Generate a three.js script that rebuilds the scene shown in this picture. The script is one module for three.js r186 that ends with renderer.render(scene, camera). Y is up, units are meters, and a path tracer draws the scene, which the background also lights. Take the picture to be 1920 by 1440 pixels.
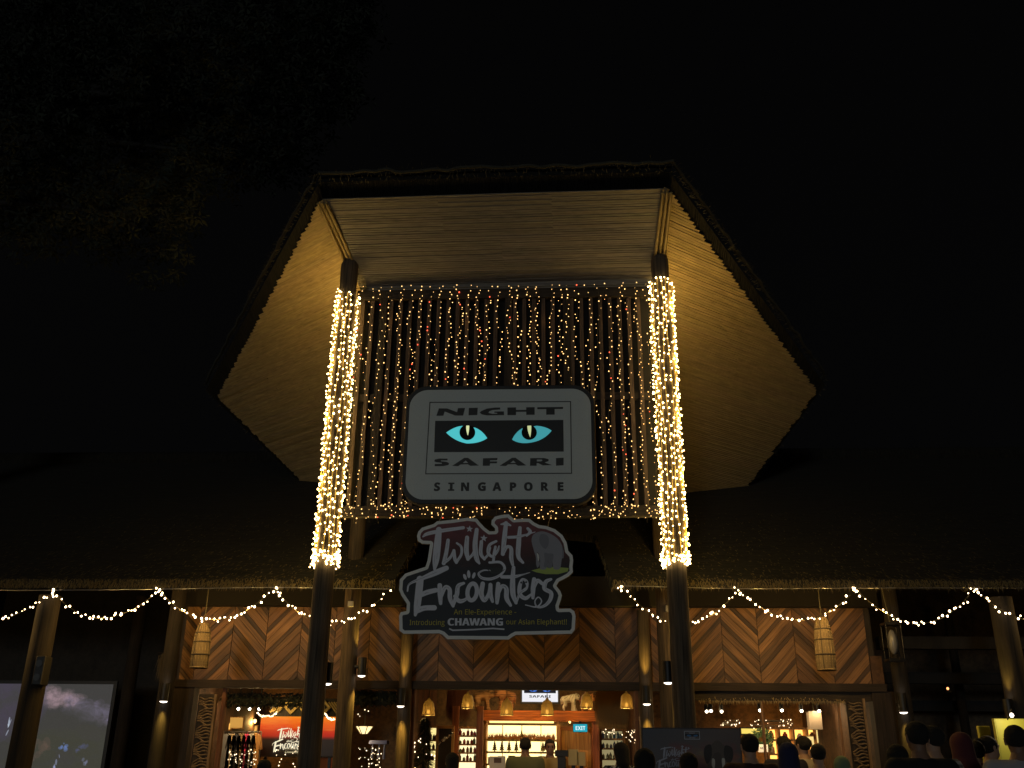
import * as THREE from 'three';
import { mergeGeometries } from 'three/addons/utils/BufferGeometryUtils.js';
import { RoundedBoxGeometry } from 'three/addons/geometries/RoundedBoxGeometry.js';

// ---------------------------------------------------------------- camera, sky, front light, exposure
const scene = new THREE.Scene();
const camera = new THREE.PerspectiveCamera(2 * Math.atan(720 / 1765) * 180 / Math.PI, 4 / 3, 0.1, 600);
camera.position.set(0, 1.45, 0);
camera.rotation.order = 'YXZ';
camera.rotation.set(21.68 * Math.PI / 180, 3 * Math.PI / 180, 0.58 * Math.PI / 180);
camera.updateMatrixWorld(); camera.updateProjectionMatrix();
const skyData = new Float32Array(64 * 32 * 4);
for (let j = 0; j < 32; j++) for (let i = 0; i < 64; i++) {
  const k = (j * 64 + i) * 4, h = 0.0011 + 0.0005 * Math.exp(-Math.pow((j - 16) / 5, 2));
  skyData[k] = h; skyData[k + 1] = h; skyData[k + 2] = h * 1.05; skyData[k + 3] = 1;
}
const sky = new THREE.DataTexture(skyData, 64, 32, THREE.RGBAFormat, THREE.FloatType);
sky.mapping = THREE.EquirectangularReflectionMapping; sky.magFilter = THREE.LinearFilter; sky.needsUpdate = true;
scene.background = sky; scene.environment = sky;
const moon = new THREE.DirectionalLight(new THREE.Color(0.93, 1, 1), 0.2);
moon.position.set(-8, 5.6, 24); moon.target.position.set(-0.7, 4, -11); scene.add(moon, moon.target);
moon.castShadow = true; moon.shadow.radius = 12; moon.shadow.mapSize.set(2048, 2048);
Object.assign(moon.shadow.camera, { left: -14, right: 14, top: 12, bottom: -8, near: 1, far: 70 });
const renderer = new THREE.WebGLRenderer({ antialias: true });
renderer.toneMapping = THREE.LinearToneMapping; renderer.toneMappingExposure = 1;
renderer.shadowMap.enabled = true;

// ---------------------------------------------------------------- helpers
const V = (x, y, z) => new THREE.Vector3(x, y, z);
let seed = 7;
const rnd = (a = 0, b = 1) => { seed = (seed * 1664525 + 1013904223) >>> 0; return a + (b - a) * (seed / 4294967296); };
// the point of the vertical plane z = const that the survey photograph shows at pixel (px, py) of 1920 x 1440
function at(px, py, z) {
  const d = V(px / 960 - 1, 1 - py / 720, 0.5).unproject(camera).sub(camera.position);
  return camera.position.clone().addScaledVector(d, z / d.z);
}
const names = {}, bases = new Map();
const numbered = (n) => { const c = names[n] = (names[n] ?? -1) + 1; return c ? `${n}_${String(c).padStart(3, '0')}` : n; };
function thing(name, label, category, base = V(0, 0, 0), group) {
  const o = new THREE.Group(); o.name = numbered(name); o.position.copy(base);
  o.userData = { label, category }; if (group) o.userData.group = group;
  scene.add(o); bases.set(o, base.clone()); return o;
}
// a part whose geometry is given in world coordinates
function part(o, name, geo, mat, kind) {
  const b = bases.get(o) ?? V(0, 0, 0);
  const m = new THREE.Mesh(geo, mat); m.name = name;
  geo.translate(-b.x, -b.y, -b.z);
  if (kind) m.userData.kind = kind;
  m.castShadow = m.receiveShadow = true; bases.set(m, b); o.add(m); return m;
}
function copyOf(o, pos, label, ry) {
  const c = o.clone(); c.name = numbered(o.name.replace(/_\d{3}$/, '')); c.userData = { ...o.userData, label };
  c.position.copy(pos); if (ry !== undefined) c.rotation.y = ry; scene.add(c); return c;
}
const merge = (list) => mergeGeometries(list.map((g) => { const n = g.index ? g.toNonIndexed() : g; for (const k of Object.keys(n.attributes)) if (!['position', 'normal', 'uv', 'color'].includes(k)) n.deleteAttribute(k); return n; }));
// uv in metres from the dominant axis of each face
function metric(g, s = 1, turn = false) {
  const n = g.index ? g.toNonIndexed() : g, p = n.attributes.position, uv = new Float32Array(p.count * 2);
  const a = V(), b = V(), c = V();
  for (let i = 0; i < p.count; i += 3) {
    a.fromBufferAttribute(p, i); b.fromBufferAttribute(p, i + 1).sub(a); c.fromBufferAttribute(p, i + 2).sub(a);
    const m = b.cross(c), x = Math.abs(m.x), y = Math.abs(m.y), z = Math.abs(m.z);
    for (let k = i; k < i + 3; k++) {
      const X = p.getX(k), Y = p.getY(k), Z = p.getZ(k);
      const [u, v] = x >= y && x >= z ? [Z, Y] : y >= z ? [Z, X] : [X, Y];
      uv[k * 2] = (turn ? v : u) * s; uv[k * 2 + 1] = (turn ? u : v) * s;
    }
  }
  n.setAttribute('uv', new THREE.BufferAttribute(uv, 2)); return n;
}
function box(x0, x1, y0, y1, z0, z1, turn = false, r = 0) {
  const w = x1 - x0, h = y1 - y0, d = z1 - z0, g = r ? new RoundedBoxGeometry(w, h, d, 1, r) : new THREE.BoxGeometry(w, h, d);
  g.translate((x0 + x1) / 2, (y0 + y1) / 2, (z0 + z1) / 2); return metric(g, 1, turn);
}
// tapered round bar between two points
function rod(a, b, ra, rb = ra, sides = 10, open = false) {
  const d = b.clone().sub(a), g = new THREE.CylinderGeometry(rb, ra, d.length(), sides, 1, open);
  const uv = g.attributes.uv, L = d.length();
  for (let i = 0; i < uv.count; i++) uv.setXY(i, uv.getX(i) * 6.283 * ra, uv.getY(i) * L);
  g.translate(0, L / 2, 0); g.applyQuaternion(new THREE.Quaternion().setFromUnitVectors(V(0, 1, 0), d.normalize())); g.translate(a.x, a.y, a.z);
  return g;
}
function tube(points, r, seg = 40, sides = 5) { return new THREE.TubeGeometry(new THREE.CatmullRomCurve3(points), seg, r, sides); }
// small bulbs merged into one mesh
const ico = new THREE.IcosahedronGeometry(1, 0);
function bulbs(points, r, spread = 0.25) {
  const src = ico.attributes.position.array, n = src.length, pos = new Float32Array(points.length * n), nor = new Float32Array(points.length * n);
  points.forEach((p, k) => {
    const s = r * (1 + rnd(-spread, spread));
    for (let i = 0; i < n; i += 3) {
      pos[k * n + i] = p.x + src[i] * s; pos[k * n + i + 1] = p.y + src[i + 1] * s * 1.15; pos[k * n + i + 2] = p.z + src[i + 2] * s;
      nor[k * n + i] = src[i]; nor[k * n + i + 1] = src[i + 1]; nor[k * n + i + 2] = src[i + 2];
    }
  });
  const g = new THREE.BufferGeometry();
  g.setAttribute('position', new THREE.BufferAttribute(pos, 3)); g.setAttribute('normal', new THREE.BufferAttribute(nor, 3));
  g.setAttribute('uv', new THREE.BufferAttribute(new Float32Array(pos.length / 3 * 2), 2));
  return g;
}
// thin blades of straw: [root, tip, width]
function blades(list) {
  const pos = [], nor = [], uv = [];
  for (const [a, b, w, side] of list) {
    const d = b.clone().sub(a), s = (side ?? V(1, 0, 0)).clone().multiplyScalar(w / 2), n = d.clone().cross(s).normalize();
    const q = [a.clone().add(s), a.clone().sub(s), b];
    for (const p of q) { pos.push(p.x, p.y, p.z); nor.push(n.x, n.y, n.z); }
    uv.push(0, 0, 0.02, 0, 0.01, d.length());
  }
  const g = new THREE.BufferGeometry();
  g.setAttribute('position', new THREE.Float32BufferAttribute(pos, 3)); g.setAttribute('normal', new THREE.Float32BufferAttribute(nor, 3)); g.setAttribute('uv', new THREE.Float32BufferAttribute(uv, 2));
  return g;
}
function tintVertices(g, r, gg, b) {
  const n = g.attributes.position.count, c = new Float32Array(n * 3);
  for (let i = 0; i < n; i++) { c[i * 3] = r; c[i * 3 + 1] = gg; c[i * 3 + 2] = b; }
  g.setAttribute('color', new THREE.BufferAttribute(c, 3)); return g;
}
// ---------------------------------------------------------------- textures and materials
function hash(x, y, s) { let h = (x * 374761393 + y * 668265263 + s * 974711) | 0; h = Math.imul(h ^ (h >>> 13), 1274126177); return ((h ^ (h >>> 16)) >>> 0) / 4294967296; }
function vnoise(x, y, s, px, py) {
  const xi = Math.floor(x), yi = Math.floor(y), fx = x - xi, fy = y - yi, u = fx * fx * (3 - 2 * fx), v = fy * fy * (3 - 2 * fy);
  const w = (a, b) => hash(((a % px) + px) % px, ((b % py) + py) % py, s);
  return (w(xi, yi) * (1 - u) + w(xi + 1, yi) * u) * (1 - v) + (w(xi, yi + 1) * (1 - u) + w(xi + 1, yi + 1) * u) * v;
}
function dataTex(w, h, fn, repX = 1, repY = 1, srgb = false) {
  const d = new Uint8Array(w * h * 4);
  for (let j = 0; j < h; j++) for (let i = 0; i < w; i++) { const v = Math.max(0, Math.min(1, fn(i / w, j / h))) * 255; const k = (j * w + i) * 4; d[k] = d[k + 1] = d[k + 2] = v; d[k + 3] = 255; }
  const t = new THREE.DataTexture(d, w, h); t.wrapS = t.wrapT = THREE.RepeatWrapping; t.magFilter = THREE.LinearFilter; t.repeat.set(repX, repY); t.needsUpdate = true; if (srgb) t.colorSpace = THREE.SRGBColorSpace; return t;
}
// grain runs along v
const grain = (u, v) => 0.55 + 0.35 * (vnoise(u * 64, v * 3, 1, 64, 3) - 0.5) + 0.3 * (vnoise(u * 16, v * 2, 2, 16, 2) - 0.5) + 0.3 * (vnoise(u * 128, v * 8, 3, 128, 8) - 0.5) + 0.2 * (vnoise(u * 4, v * 4, 5, 4, 4) - 0.5);
const blotch = (u, v) => 0.6 + 0.5 * (vnoise(u * 6, v * 6, 11, 6, 6) - 0.5) + 0.4 * (vnoise(u * 24, v * 24, 12, 24, 24) - 0.5) + 0.3 * (vnoise(u * 96, v * 96, 13, 96, 96) - 0.5);
const straw = (u, v) => 0.6 + 0.5 * (vnoise(u * 5, v * 128, 21, 5, 128) - 0.5) + 0.4 * (vnoise(u * 12, v * 40, 22, 12, 40) - 0.5) + 0.5 * (vnoise(u * 24, v * 256, 23, 24, 256) - 0.5);
const woodMap = dataTex(256, 256, grain), blotchMap = dataTex(256, 256, blotch), strawMap = dataTex(256, 512, straw);
const strawSoft = dataTex(256, 512, (u, v) => 0.6 + 0.42 * (straw(u, v) - 0.6));
const strawMap2 = strawMap.clone(); strawMap2.repeat.set(0.45, 0.9); strawMap2.needsUpdate = true;
const weaveMap = dataTex(64, 64, (u, v) => { const a = Math.sin(u * 50.3), b = Math.sin(v * 50.3); return 0.55 + 0.4 * (Math.sign(Math.sin(u * 25.1) * Math.sin(v * 25.1)) > 0 ? Math.abs(a) : Math.abs(b)) - 0.15 * hash(u * 64 | 0, v * 64 | 0, 4); });
const mat = (r, g, b, o = {}) => { const m = new THREE.MeshStandardMaterial({ roughness: 0.8, ...o }); m.color.setRGB(r, g, b); return m; };
const wood = (r, g, b, o = {}) => mat(r * 1.7, g * 1.7, b * 1.7, { map: woodMap, bumpMap: woodMap, bumpScale: 0.004, ...o });
const glow = (r, g, b, k) => { const m = new THREE.MeshStandardMaterial({ color: 0x111111, roughness: 0.5 }); m.emissive.setRGB(r, g, b); m.emissiveIntensity = k; return m; };
const M = {
  pillar: wood(0.115, 0.085, 0.055, { roughness: 0.9 }), post: wood(0.075, 0.052, 0.03, { roughness: 0.85 }), darkPost: wood(0.017, 0.0125, 0.008, { roughness: 0.9 }),
  darkWood: wood(0.03, 0.022, 0.015), beam: wood(0.026, 0.017, 0.012), redWood: wood(0.22, 0.09, 0.04), slat: wood(0.1, 0.066, 0.043, { roughness: 0.75 }),
  black: mat(0.012, 0.012, 0.012, { roughness: 0.55 }), matBlack: mat(0.01, 0.009, 0.008, { roughness: 0.95 }), metal: mat(0.008, 0.008, 0.008, { roughness: 0.4, metalness: 0.6 }),
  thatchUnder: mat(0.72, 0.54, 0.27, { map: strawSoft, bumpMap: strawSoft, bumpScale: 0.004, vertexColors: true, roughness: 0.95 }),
  thatchDimmed: mat(0.38, 0.35, 0.31, { map: strawSoft, bumpMap: strawSoft, bumpScale: 0.004, vertexColors: true, roughness: 0.95 }),  // greyer straw: weaker, more neutral light of the centre plane put into its colour
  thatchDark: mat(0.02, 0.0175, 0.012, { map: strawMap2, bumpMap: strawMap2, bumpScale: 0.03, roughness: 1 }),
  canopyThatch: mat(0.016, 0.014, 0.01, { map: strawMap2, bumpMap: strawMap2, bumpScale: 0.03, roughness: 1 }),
  strawBlade: mat(0.15, 0.115, 0.05, { roughness: 1 }), strawDark: mat(0.05, 0.048, 0.036, { roughness: 1 }),
  cane: wood(0.17, 0.125, 0.065), bamboo: wood(0.42, 0.3, 0.11, { roughness: 0.5 }), wire: mat(0.05, 0.045, 0.02, { roughness: 0.7 }), wireGlow: mat(0.7, 0.5, 0.15, { roughness: 0.6 }),  // bright amber strand wire: the halo between bulbs put into its colour
  signWhite: mat(0.74, 0.74, 0.7, { roughness: 0.55 }), steel: mat(0.3, 0.3, 0.3, { metalness: 1, roughness: 0.4 }),
  basket: mat(0.2, 0.15, 0.085, { map: weaveMap, bumpMap: weaveMap, bumpScale: 0.004, roughness: 0.9 }),
  pillarBulb: glow(1, 0.7, 0.27, 16), garlandBulb: glow(1, 0.7, 0.38, 14), curtainBulb: glow(1, 0.58, 0.2, 2.9), redBulb: glow(1, 0.12, 0.05, 2.4), tinyBulb: glow(1, 0.75, 0.45, 3.5),
  lens: glow(1, 0.86, 0.72, 4), shade: new THREE.MeshPhysicalMaterial({ color: new THREE.Color().setRGB(0.2, 0.135, 0.04), map: weaveMap, roughness: 0.6, transmission: 0.55, thickness: 0, side: THREE.DoubleSide }),
};
const rect = (w, h, rgb, k, pos, look) => { const l = new THREE.RectAreaLight(new THREE.Color(...rgb), k, w, h); l.position.copy(pos); l.lookAt(look); scene.add(l); return l; };
const lampAt = (pos, rgb, k, r = 1) => { const l = new THREE.PointLight(new THREE.Color(...rgb), k); l.position.copy(pos); l.castShadow = true; l.shadow.radius = r; scene.add(l); return l; };
const spotAt = (pos, to, rgb, k, angle, pen = 0.7) => { const l = new THREE.SpotLight(new THREE.Color(...rgb), k, 0, angle, pen); l.position.copy(pos); l.target.position.copy(to); l.castShadow = true; scene.add(l, l.target); return l; };

// ---------------------------------------------------------------- ground
{
  const g = new THREE.PlaneGeometry(300, 300); g.rotateX(-Math.PI / 2); metric(g);
  const m = new THREE.Mesh(metric(g, 0.5), mat(0.16, 0.145, 0.13, { map: blotchMap, bumpMap: blotchMap, bumpScale: 0.004 }));
  m.name = 'ground'; m.userData = { kind: 'structure', label: 'paved forecourt in front of the thatched entrance' }; m.receiveShadow = true; scene.add(m);
}
// ---------------------------------------------------------------- canopy: a flared hood of three thatched planes
const X0 = -0.68;
const A = at(605, 375, -9.6), A2 = at(1250, 355, -9.6), T = V(-2.64, 7.34, -10.5), T2 = V(1.29, 7.34, -10.5);
const UL = V(-0.777, 0, -0.629), UR = V(0.777, 0, -0.629);
function onPlane(px, py, p0, n) {
  const d = V(px / 960 - 1, 1 - py / 720, 0.5).unproject(camera).sub(camera.position);
  return camera.position.clone().addScaledVector(d, p0.clone().sub(camera.position).dot(n) / d.dot(n));
}
const NL = A.clone().sub(T).cross(UL).normalize(), NR = A2.clone().sub(T2).cross(UR).normalize();
const B = onPlane(410, 745, T, NL), C = onPlane(572, 908, T, NL), B2 = onPlane(1530, 735, T2, NR), C2 = onPlane(1395, 920, T2, NR);
// far ends of the planes, under the main roof
const D = T.clone().add(T.clone().sub(A).multiplyScalar(4.6)), D2 = T2.clone().add(T2.clone().sub(A2).multiplyScalar(4.6));
const Ce = C.clone().add(C.clone().sub(B).multiplyScalar(0.35)), Ce2 = C2.clone().add(C2.clone().sub(B2).multiplyScalar(0.35));
const canopy = thing('thatched_canopy', 'tall flared thatch hood over the lit pillars and slat screen', 'roof', V(X0, 0, -11));
function strips(poly, u, ragged) {
  const o = poly[0], n = poly[1].clone().sub(poly[0]).cross(poly[2].clone().sub(poly[0])).normalize(); if (n.y > 0) n.negate();
  const w = u.clone().cross(n).normalize(), q = poly.map((p) => { const d = p.clone().sub(o); return [d.dot(u), d.dot(w)]; });
  const lo = Math.min(...q.map((p) => p[1])), hi = Math.max(...q.map((p) => p[1])), out = [], step = 0.034;
  for (let s = lo + step / 2; s < hi; s += step) {
    const c = [];
    q.forEach((a, i) => { const b = q[(i + 1) % q.length]; if ((a[1] - s) * (b[1] - s) < 0) c.push(a[0] + (b[0] - a[0]) * (s - a[1]) / (b[1] - a[1])); });
    if (c.length < 2) continue;
    const u0 = Math.min(...c) - (ragged ? rnd(-0.02, 0.05) : 0), u1 = Math.max(...c) + (ragged ? rnd(-0.02, 0.05) : 0);
    const k = Math.max(1, Math.round((u1 - u0) / 1.6)), tone = rnd(0.95, 1.03);
    for (let i = 0; i < k; i++) {
      const a = u0 + (u1 - u0) * i / k, b = u0 + (u1 - u0) * (i + 1) / k, len = b - a + 0.01;
      const g = new THREE.BoxGeometry(len, 0.012, step * 1.5), uv = g.attributes.uv, off = rnd(0, 9), t2 = tone * rnd(0.95, 1.04) * (rnd() < 0.015 ? 0.82 : 1);
      for (let j = 0; j < uv.count; j++) uv.setXY(j, uv.getX(j) * len * 0.8 + off, uv.getY(j) * 0.05 + s * 1.1);
      g.rotateX(rnd(0.16, 0.22)); g.translate((a + b) / 2, rnd(-0.004, 0.004), 0);
      g.applyMatrix4(new THREE.Matrix4().makeBasis(u, n, w));
      g.translate(...o.clone().addScaledVector(w, s).addScaledVector(n, -0.012).toArray());
      out.push(tintVertices(g, t2, t2 * rnd(0.96, 1.02), t2 * rnd(0.9, 1)));
    }
  }
  return merge(out);
}
function slab(poly, up, thick, gap = 0.035) {
  const pos = [], n = poly.length, lo = poly.map((p) => p.clone().addScaledVector(up, gap)), hi = poly.map((p) => p.clone().addScaledVector(up, thick));
  const tri = (...p) => p.forEach((v) => pos.push(v.x, v.y, v.z));
  for (let i = 1; i < n - 1; i++) { tri(lo[0], lo[i + 1], lo[i]); tri(hi[0], hi[i], hi[i + 1]); }
  for (let i = 0; i < n; i++) { const j = (i + 1) % n; tri(lo[i], lo[j], hi[j]); tri(lo[i], hi[j], hi[i]); }
  const g = new THREE.BufferGeometry(); g.setAttribute('position', new THREE.Float32BufferAttribute(pos, 3)); g.computeVertexNormals(); return metric(g, 1);
}
const plC = [A, A2, T2, D2, D, T], plL = [A, B, Ce, D, T], plR = [A2, B2, Ce2, D2, T2];
// the centre plane stops just behind the slat screen
const cut = (a, b, z) => a.clone().lerp(b, (z - a.z) / (b.z - a.z));
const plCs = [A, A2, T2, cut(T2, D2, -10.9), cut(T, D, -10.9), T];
part(canopy, 'thatch_underside', strips(plCs, A2.clone().sub(A).normalize(), false), M.thatchDimmed, 'stuff');
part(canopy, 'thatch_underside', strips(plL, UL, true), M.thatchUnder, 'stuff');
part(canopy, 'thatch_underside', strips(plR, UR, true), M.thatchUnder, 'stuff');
// the outer thatch layers reach past the lit underside, in the same planes
const Ao = onPlane(592, 352, T, NL), A2o = onPlane(1263, 332, T2, NR), Bo = onPlane(384, 735, T, NL), B2o = onPlane(1549, 724, T2, NR);
const past = (p, a, b, d) => p.clone().addScaledVector(b.clone().sub(a).normalize(), d);
const Co = past(C, Bo, B, -0.16), C2o = past(C2, B2o, B2, -0.16), Ceo = past(Ce, Bo, B, -0.16), Ce2o = past(Ce2, B2o, B2, -0.16);
const upL = NL.clone().multiplyScalar(Math.sign(NL.y)), upR = NR.clone().multiplyScalar(Math.sign(NR.y)), upC = A2.clone().sub(A).cross(T.clone().sub(A)).normalize(); if (upC.y < 0) upC.negate();
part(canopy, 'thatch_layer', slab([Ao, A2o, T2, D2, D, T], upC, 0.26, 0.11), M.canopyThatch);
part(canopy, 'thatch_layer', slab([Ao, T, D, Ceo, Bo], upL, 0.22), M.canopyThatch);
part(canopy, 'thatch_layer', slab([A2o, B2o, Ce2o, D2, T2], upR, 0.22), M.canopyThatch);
{
  const list = [];
  for (const [a, b, out] of [[Ao, Bo, V(-1, 0.2, 0.5)], [A2o, B2o, V(1, 0.2, 0.5)], [Ao, A2o, V(0, 0.15, 1)], [Bo, Ceo, V(-1, 0, -0.2)], [B2o, Ce2o, V(1, 0, -0.2)]]) {
    const L = a.distanceTo(b), dir = b.clone().sub(a).normalize();
    for (let s = 0; s < L; s += 0.012) {
      const p = a.clone().addScaledVector(dir, s).add(V(0, rnd(0.03, 0.24), 0)), q = p.clone().addScaledVector(out.clone().normalize(), rnd(0.02, 0.1)).addScaledVector(dir, rnd(-0.04, 0.04)).add(V(0, rnd(-0.06, 0.03), 0));
      list.push([p, q, rnd(0.008, 0.016), dir]);
    }
  }
  part(canopy, 'straw_fringe', blades(list), M.strawDark, 'stuff');
  // rope bound along the outer edge
  for (const [a, b] of [[Ao, Bo], [A2o, B2o], [Bo, Co], [B2o, C2o], [Ao, A2o]]) {
    const pts = []; for (let i = 0; i <= 30; i++) pts.push(a.clone().lerp(b, i / 30).add(V(rnd(-0.018, 0.018), 0.2 + rnd(-0.02, 0.02), rnd(0, 0.03))));
    part(canopy, 'edge_rope', tube(pts, 0.022, 90, 5), M.strawDark);
  }
}
for (const [a, t] of [[A, T], [A2, T2]]) for (let i = -1; i <= 1; i++) {
  const o = V(i * 0.055, -0.05 - Math.abs(i) * 0.01, 0);
  part(canopy, 'rafter_pole', rod(t.clone().add(o).add(V(0, 0.02, 0)), a.clone().add(o).add(V(-i * 0.006, 0.0, 0.02)), 0.021, 0.019, 7), M.bamboo);
}
// ---------------------------------------------------------------- front pillars with their light strings
const ZP = -10.5, pillars = [];
for (const [x, side] of [[-2.64, 'left'], [1.29, 'right']]) {
  const p = thing('timber_pillar', `tall round timber pillar wrapped in lights, ${side} of the hanging signs`, 'pillar', V(x, 0, ZP), 'pair of tall front pillars');
  const prof = [[0.125, 0], [0.122, 1], [0.113, 3], [0.109, 5], [0.106, 7], [0.112, 7.18], [0.108, 7.28], [0.08, 7.36], [0, 7.37]].map(([r, y]) => new THREE.Vector2(r, y));
  const g = new THREE.LatheGeometry(prof, 20); const uv = g.attributes.uv; for (let i = 0; i < uv.count; i++) uv.setXY(i, uv.getX(i) * 0.75, g.attributes.position.getY(i) * 0.8);
  g.translate(x, 0, ZP); part(p, 'shaft', g, M.pillar);
  const s = thing('string_lights', `warm white light strings hanging thickly down the ${side} pillar`, 'string lights', V(x, 3.4, ZP), 'light strings on the front pillars');
  const yT = side === 'left' ? 6.84 : 6.94, yB = 3.45;
  for (let k = 0; k < 16; k++) {
    const a0 = k / 16 * Math.PI * 2 + rnd(-0.15, 0.15), pts = [], pw = [], yb = yB + rnd(0, 0.1), yt = yT + rnd(-0.04, 0.05), ph = rnd(0, 6);
    for (let y = yt; y > yb; y -= rnd(0.05, 0.105)) {
      const a = a0 + 0.12 * Math.sin(y * 3 + ph), r = 0.128 + rnd(0, 0.032), b = a + rnd(-0.16, 0.16);
      pts.push(V(x + Math.sin(b) * r, y, ZP + Math.cos(b) * r));
    }
    for (let i = 0; i < 7; i++) { const a = a0 + rnd(-0.4, 0.4), r = rnd(0.13, 0.17); pts.push(V(x + Math.sin(a) * r, yb + rnd(-0.04, 0.07), ZP + Math.cos(a) * r)); }
    for (let i = 0; i <= 12; i++) { const y = yt + (yb - yt) * i / 12, a = a0 + 0.12 * Math.sin(y * 3 + ph); pw.push(V(x + Math.sin(a) * 0.132, y, ZP + Math.cos(a) * 0.132)); }
    const w = part(s, 'strand_wire', tube(pw, 0.006, 24, 4), M.wireGlow);
    part(w, 'bulb', bulbs(pts, 0.0098, 0.35), M.pillarBulb, 'stuff');
  }
  for (let i = 0; i < 5; i++) for (const a of side === 'left' ? [-1.15, -1.6, -2.1] : [1.15, 1.6, 2.1]) lampAt(V(x + Math.sin(a) * 0.19, 3.75 + i * 0.72, ZP + Math.cos(a) * 0.19), [1, 0.64, 0.15], 0.23);
  pillars.push(p);
}
// ---------------------------------------------------------------- slat screen between the pillars
const ZS = -10.75;
const sTL = at(684, 548, ZS), sTR = at(1213, 541, ZS), sBL = at(648, 970, ZS);
const SY1 = sTL.y, SY0 = sBL.y, SX0 = -2.5, SX1 = 1.16;
const screen = thing('slat_screen', 'tall dark framed screen of upright timber slats behind the white eyes sign', 'screen', V(X0, SY0, ZS));
part(screen, 'dark_void_sheet', box(SX0 - 0.02, SX1, SY0 + 0.02, SY1 - 0.01, ZS - 0.09, ZS - 0.06), M.matBlack);  // added black sheet standing for the unlit void behind the slats
part(screen, 'beam', box(SX0 - 0.06, SX1 + 0.06, SY1 - 0.13, SY1, ZS - 0.05, ZS + 0.05, true), M.darkWood);
part(screen, 'beam', box(SX0 - 0.06, SX1 + 0.06, SY0, SY0 + 0.12, ZS - 0.05, ZS + 0.05, true), M.darkWood);
part(screen, 'beam', box(SX0, SX1, 5.52, 5.62, ZS - 0.053, ZS - 0.02, true), M.darkWood);
for (const px of [716, 953, 1063]) { const x = at(px, 640, ZS).x; part(screen, 'frame_post', box(x - 0.045, x + 0.045, SY0 + 0.12, SY1 - 0.13, ZS - 0.045, ZS + 0.045), M.darkWood); }
const slatGeo = [];
for (let i = 0, px = 668; px < 1212; px += 18.05, i++) {
  const x = at(px + 8, 640, ZS).x; if (x < SX0 || x > SX1 - 0.03 || [716, 953, 1063].some((q) => Math.abs(at(q, 640, ZS).x - x) < 0.06)) continue;
  part(screen, 'slat', box(x - 0.024, x + 0.024, SY0 + 0.12, SY1 - 0.13, ZS - 0.02, ZS + rnd(0.012, 0.02)), M.slat);
}
{ // added straw strip between screen and canopy, catching light before the shaded gap
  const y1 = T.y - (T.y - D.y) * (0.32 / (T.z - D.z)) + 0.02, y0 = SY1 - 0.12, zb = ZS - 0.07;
  part(canopy, 'added_straw_strip', strips([V(-2.55, y0, zb), V(1.2, y0, zb), V(1.2, y1, zb), V(-2.55, y1, zb)], V(1, 0, 0), false), M.thatchDimmed, 'stuff');
}
// curtain of fine lights hung over the screen
{
  const c = thing('curtain_lights', 'curtain of tiny amber fairy lights hanging over the slat screen', 'string lights', V(X0, SY0, ZS + 0.09));
  const zc = ZS + 0.085;
  part(c, 'top_wire', tube([V(SX0 - 0.1, SY1 + 0.01, zc), V(X0, SY1 + 0.005, zc), V(SX1 + 0.1, SY1 + 0.01, zc)], 0.005, 20, 4), M.wire);
  part(c, 'bottom_wire', tube([V(SX0 - 0.1, SY0 - 0.02, zc), V(X0, SY0 - 0.045, zc), V(SX1 + 0.1, SY0 - 0.02, zc)], 0.005, 20, 4), M.wire);
  let n = 0;
  for (let px = 676; px < 1218; px += 18.6, n++) {
    const x0 = at(px, 640, ZS).x + rnd(-0.02, 0.02), pts = [], red = [], pw = [], ph = rnd(0, 6), yb = SY0 + rnd(-0.1, 0.02), am = rnd(0.012, 0.03), dens = rnd(0.04, 0.075), reach = rnd() < 0.12 ? rnd(0.35, 0.7) : 1;
    const xo = (y) => x0 + am * Math.sin(y * 3.3 + ph) + am * 0.8 * Math.sin(y * 7.1 + ph * 2);
    for (let y = SY1 + rnd(0, 0.04); y > yb + (1 - reach) * 2; y -= dens * rnd(0.5, 1.6)) { const q = V(xo(y) + rnd(-0.028, 0.028), y, zc + rnd(-0.012, 0.012)); (rnd() < 0.03 ? red : pts).push(q); }
    for (let i = rnd(2, 9) | 0; i > 0; i--) pts.push(V(x0 + rnd(-0.09, 0.09), SY0 + rnd(-0.05, 0.17), zc + rnd(-0.01, 0.02)));
    for (let i = 0; i <= 16; i++) { const y = SY1 + (yb - SY1) * i / 16; pw.push(V(xo(y), y, zc - 0.004)); }
    const w = part(c, 'strand_wire', tube(pw, 0.0028, 32, 3), M.wire);
    part(w, 'bulb', bulbs(pts, 0.0058, 0.45), M.curtainBulb, 'stuff');
    if (red.length) part(w, 'bulb', bulbs(red, 0.008, 0.3), M.redBulb, 'stuff');
  }
  for (let i = 0; i < 4; i++) for (let j = 0; j < 3; j++) lampAt(V(SX0 + 0.4 + i * 0.95, SY0 + 0.4 + j * 1.05, zc + 0.03), [1, 0.55, 0.2], 0.006);
}
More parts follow.
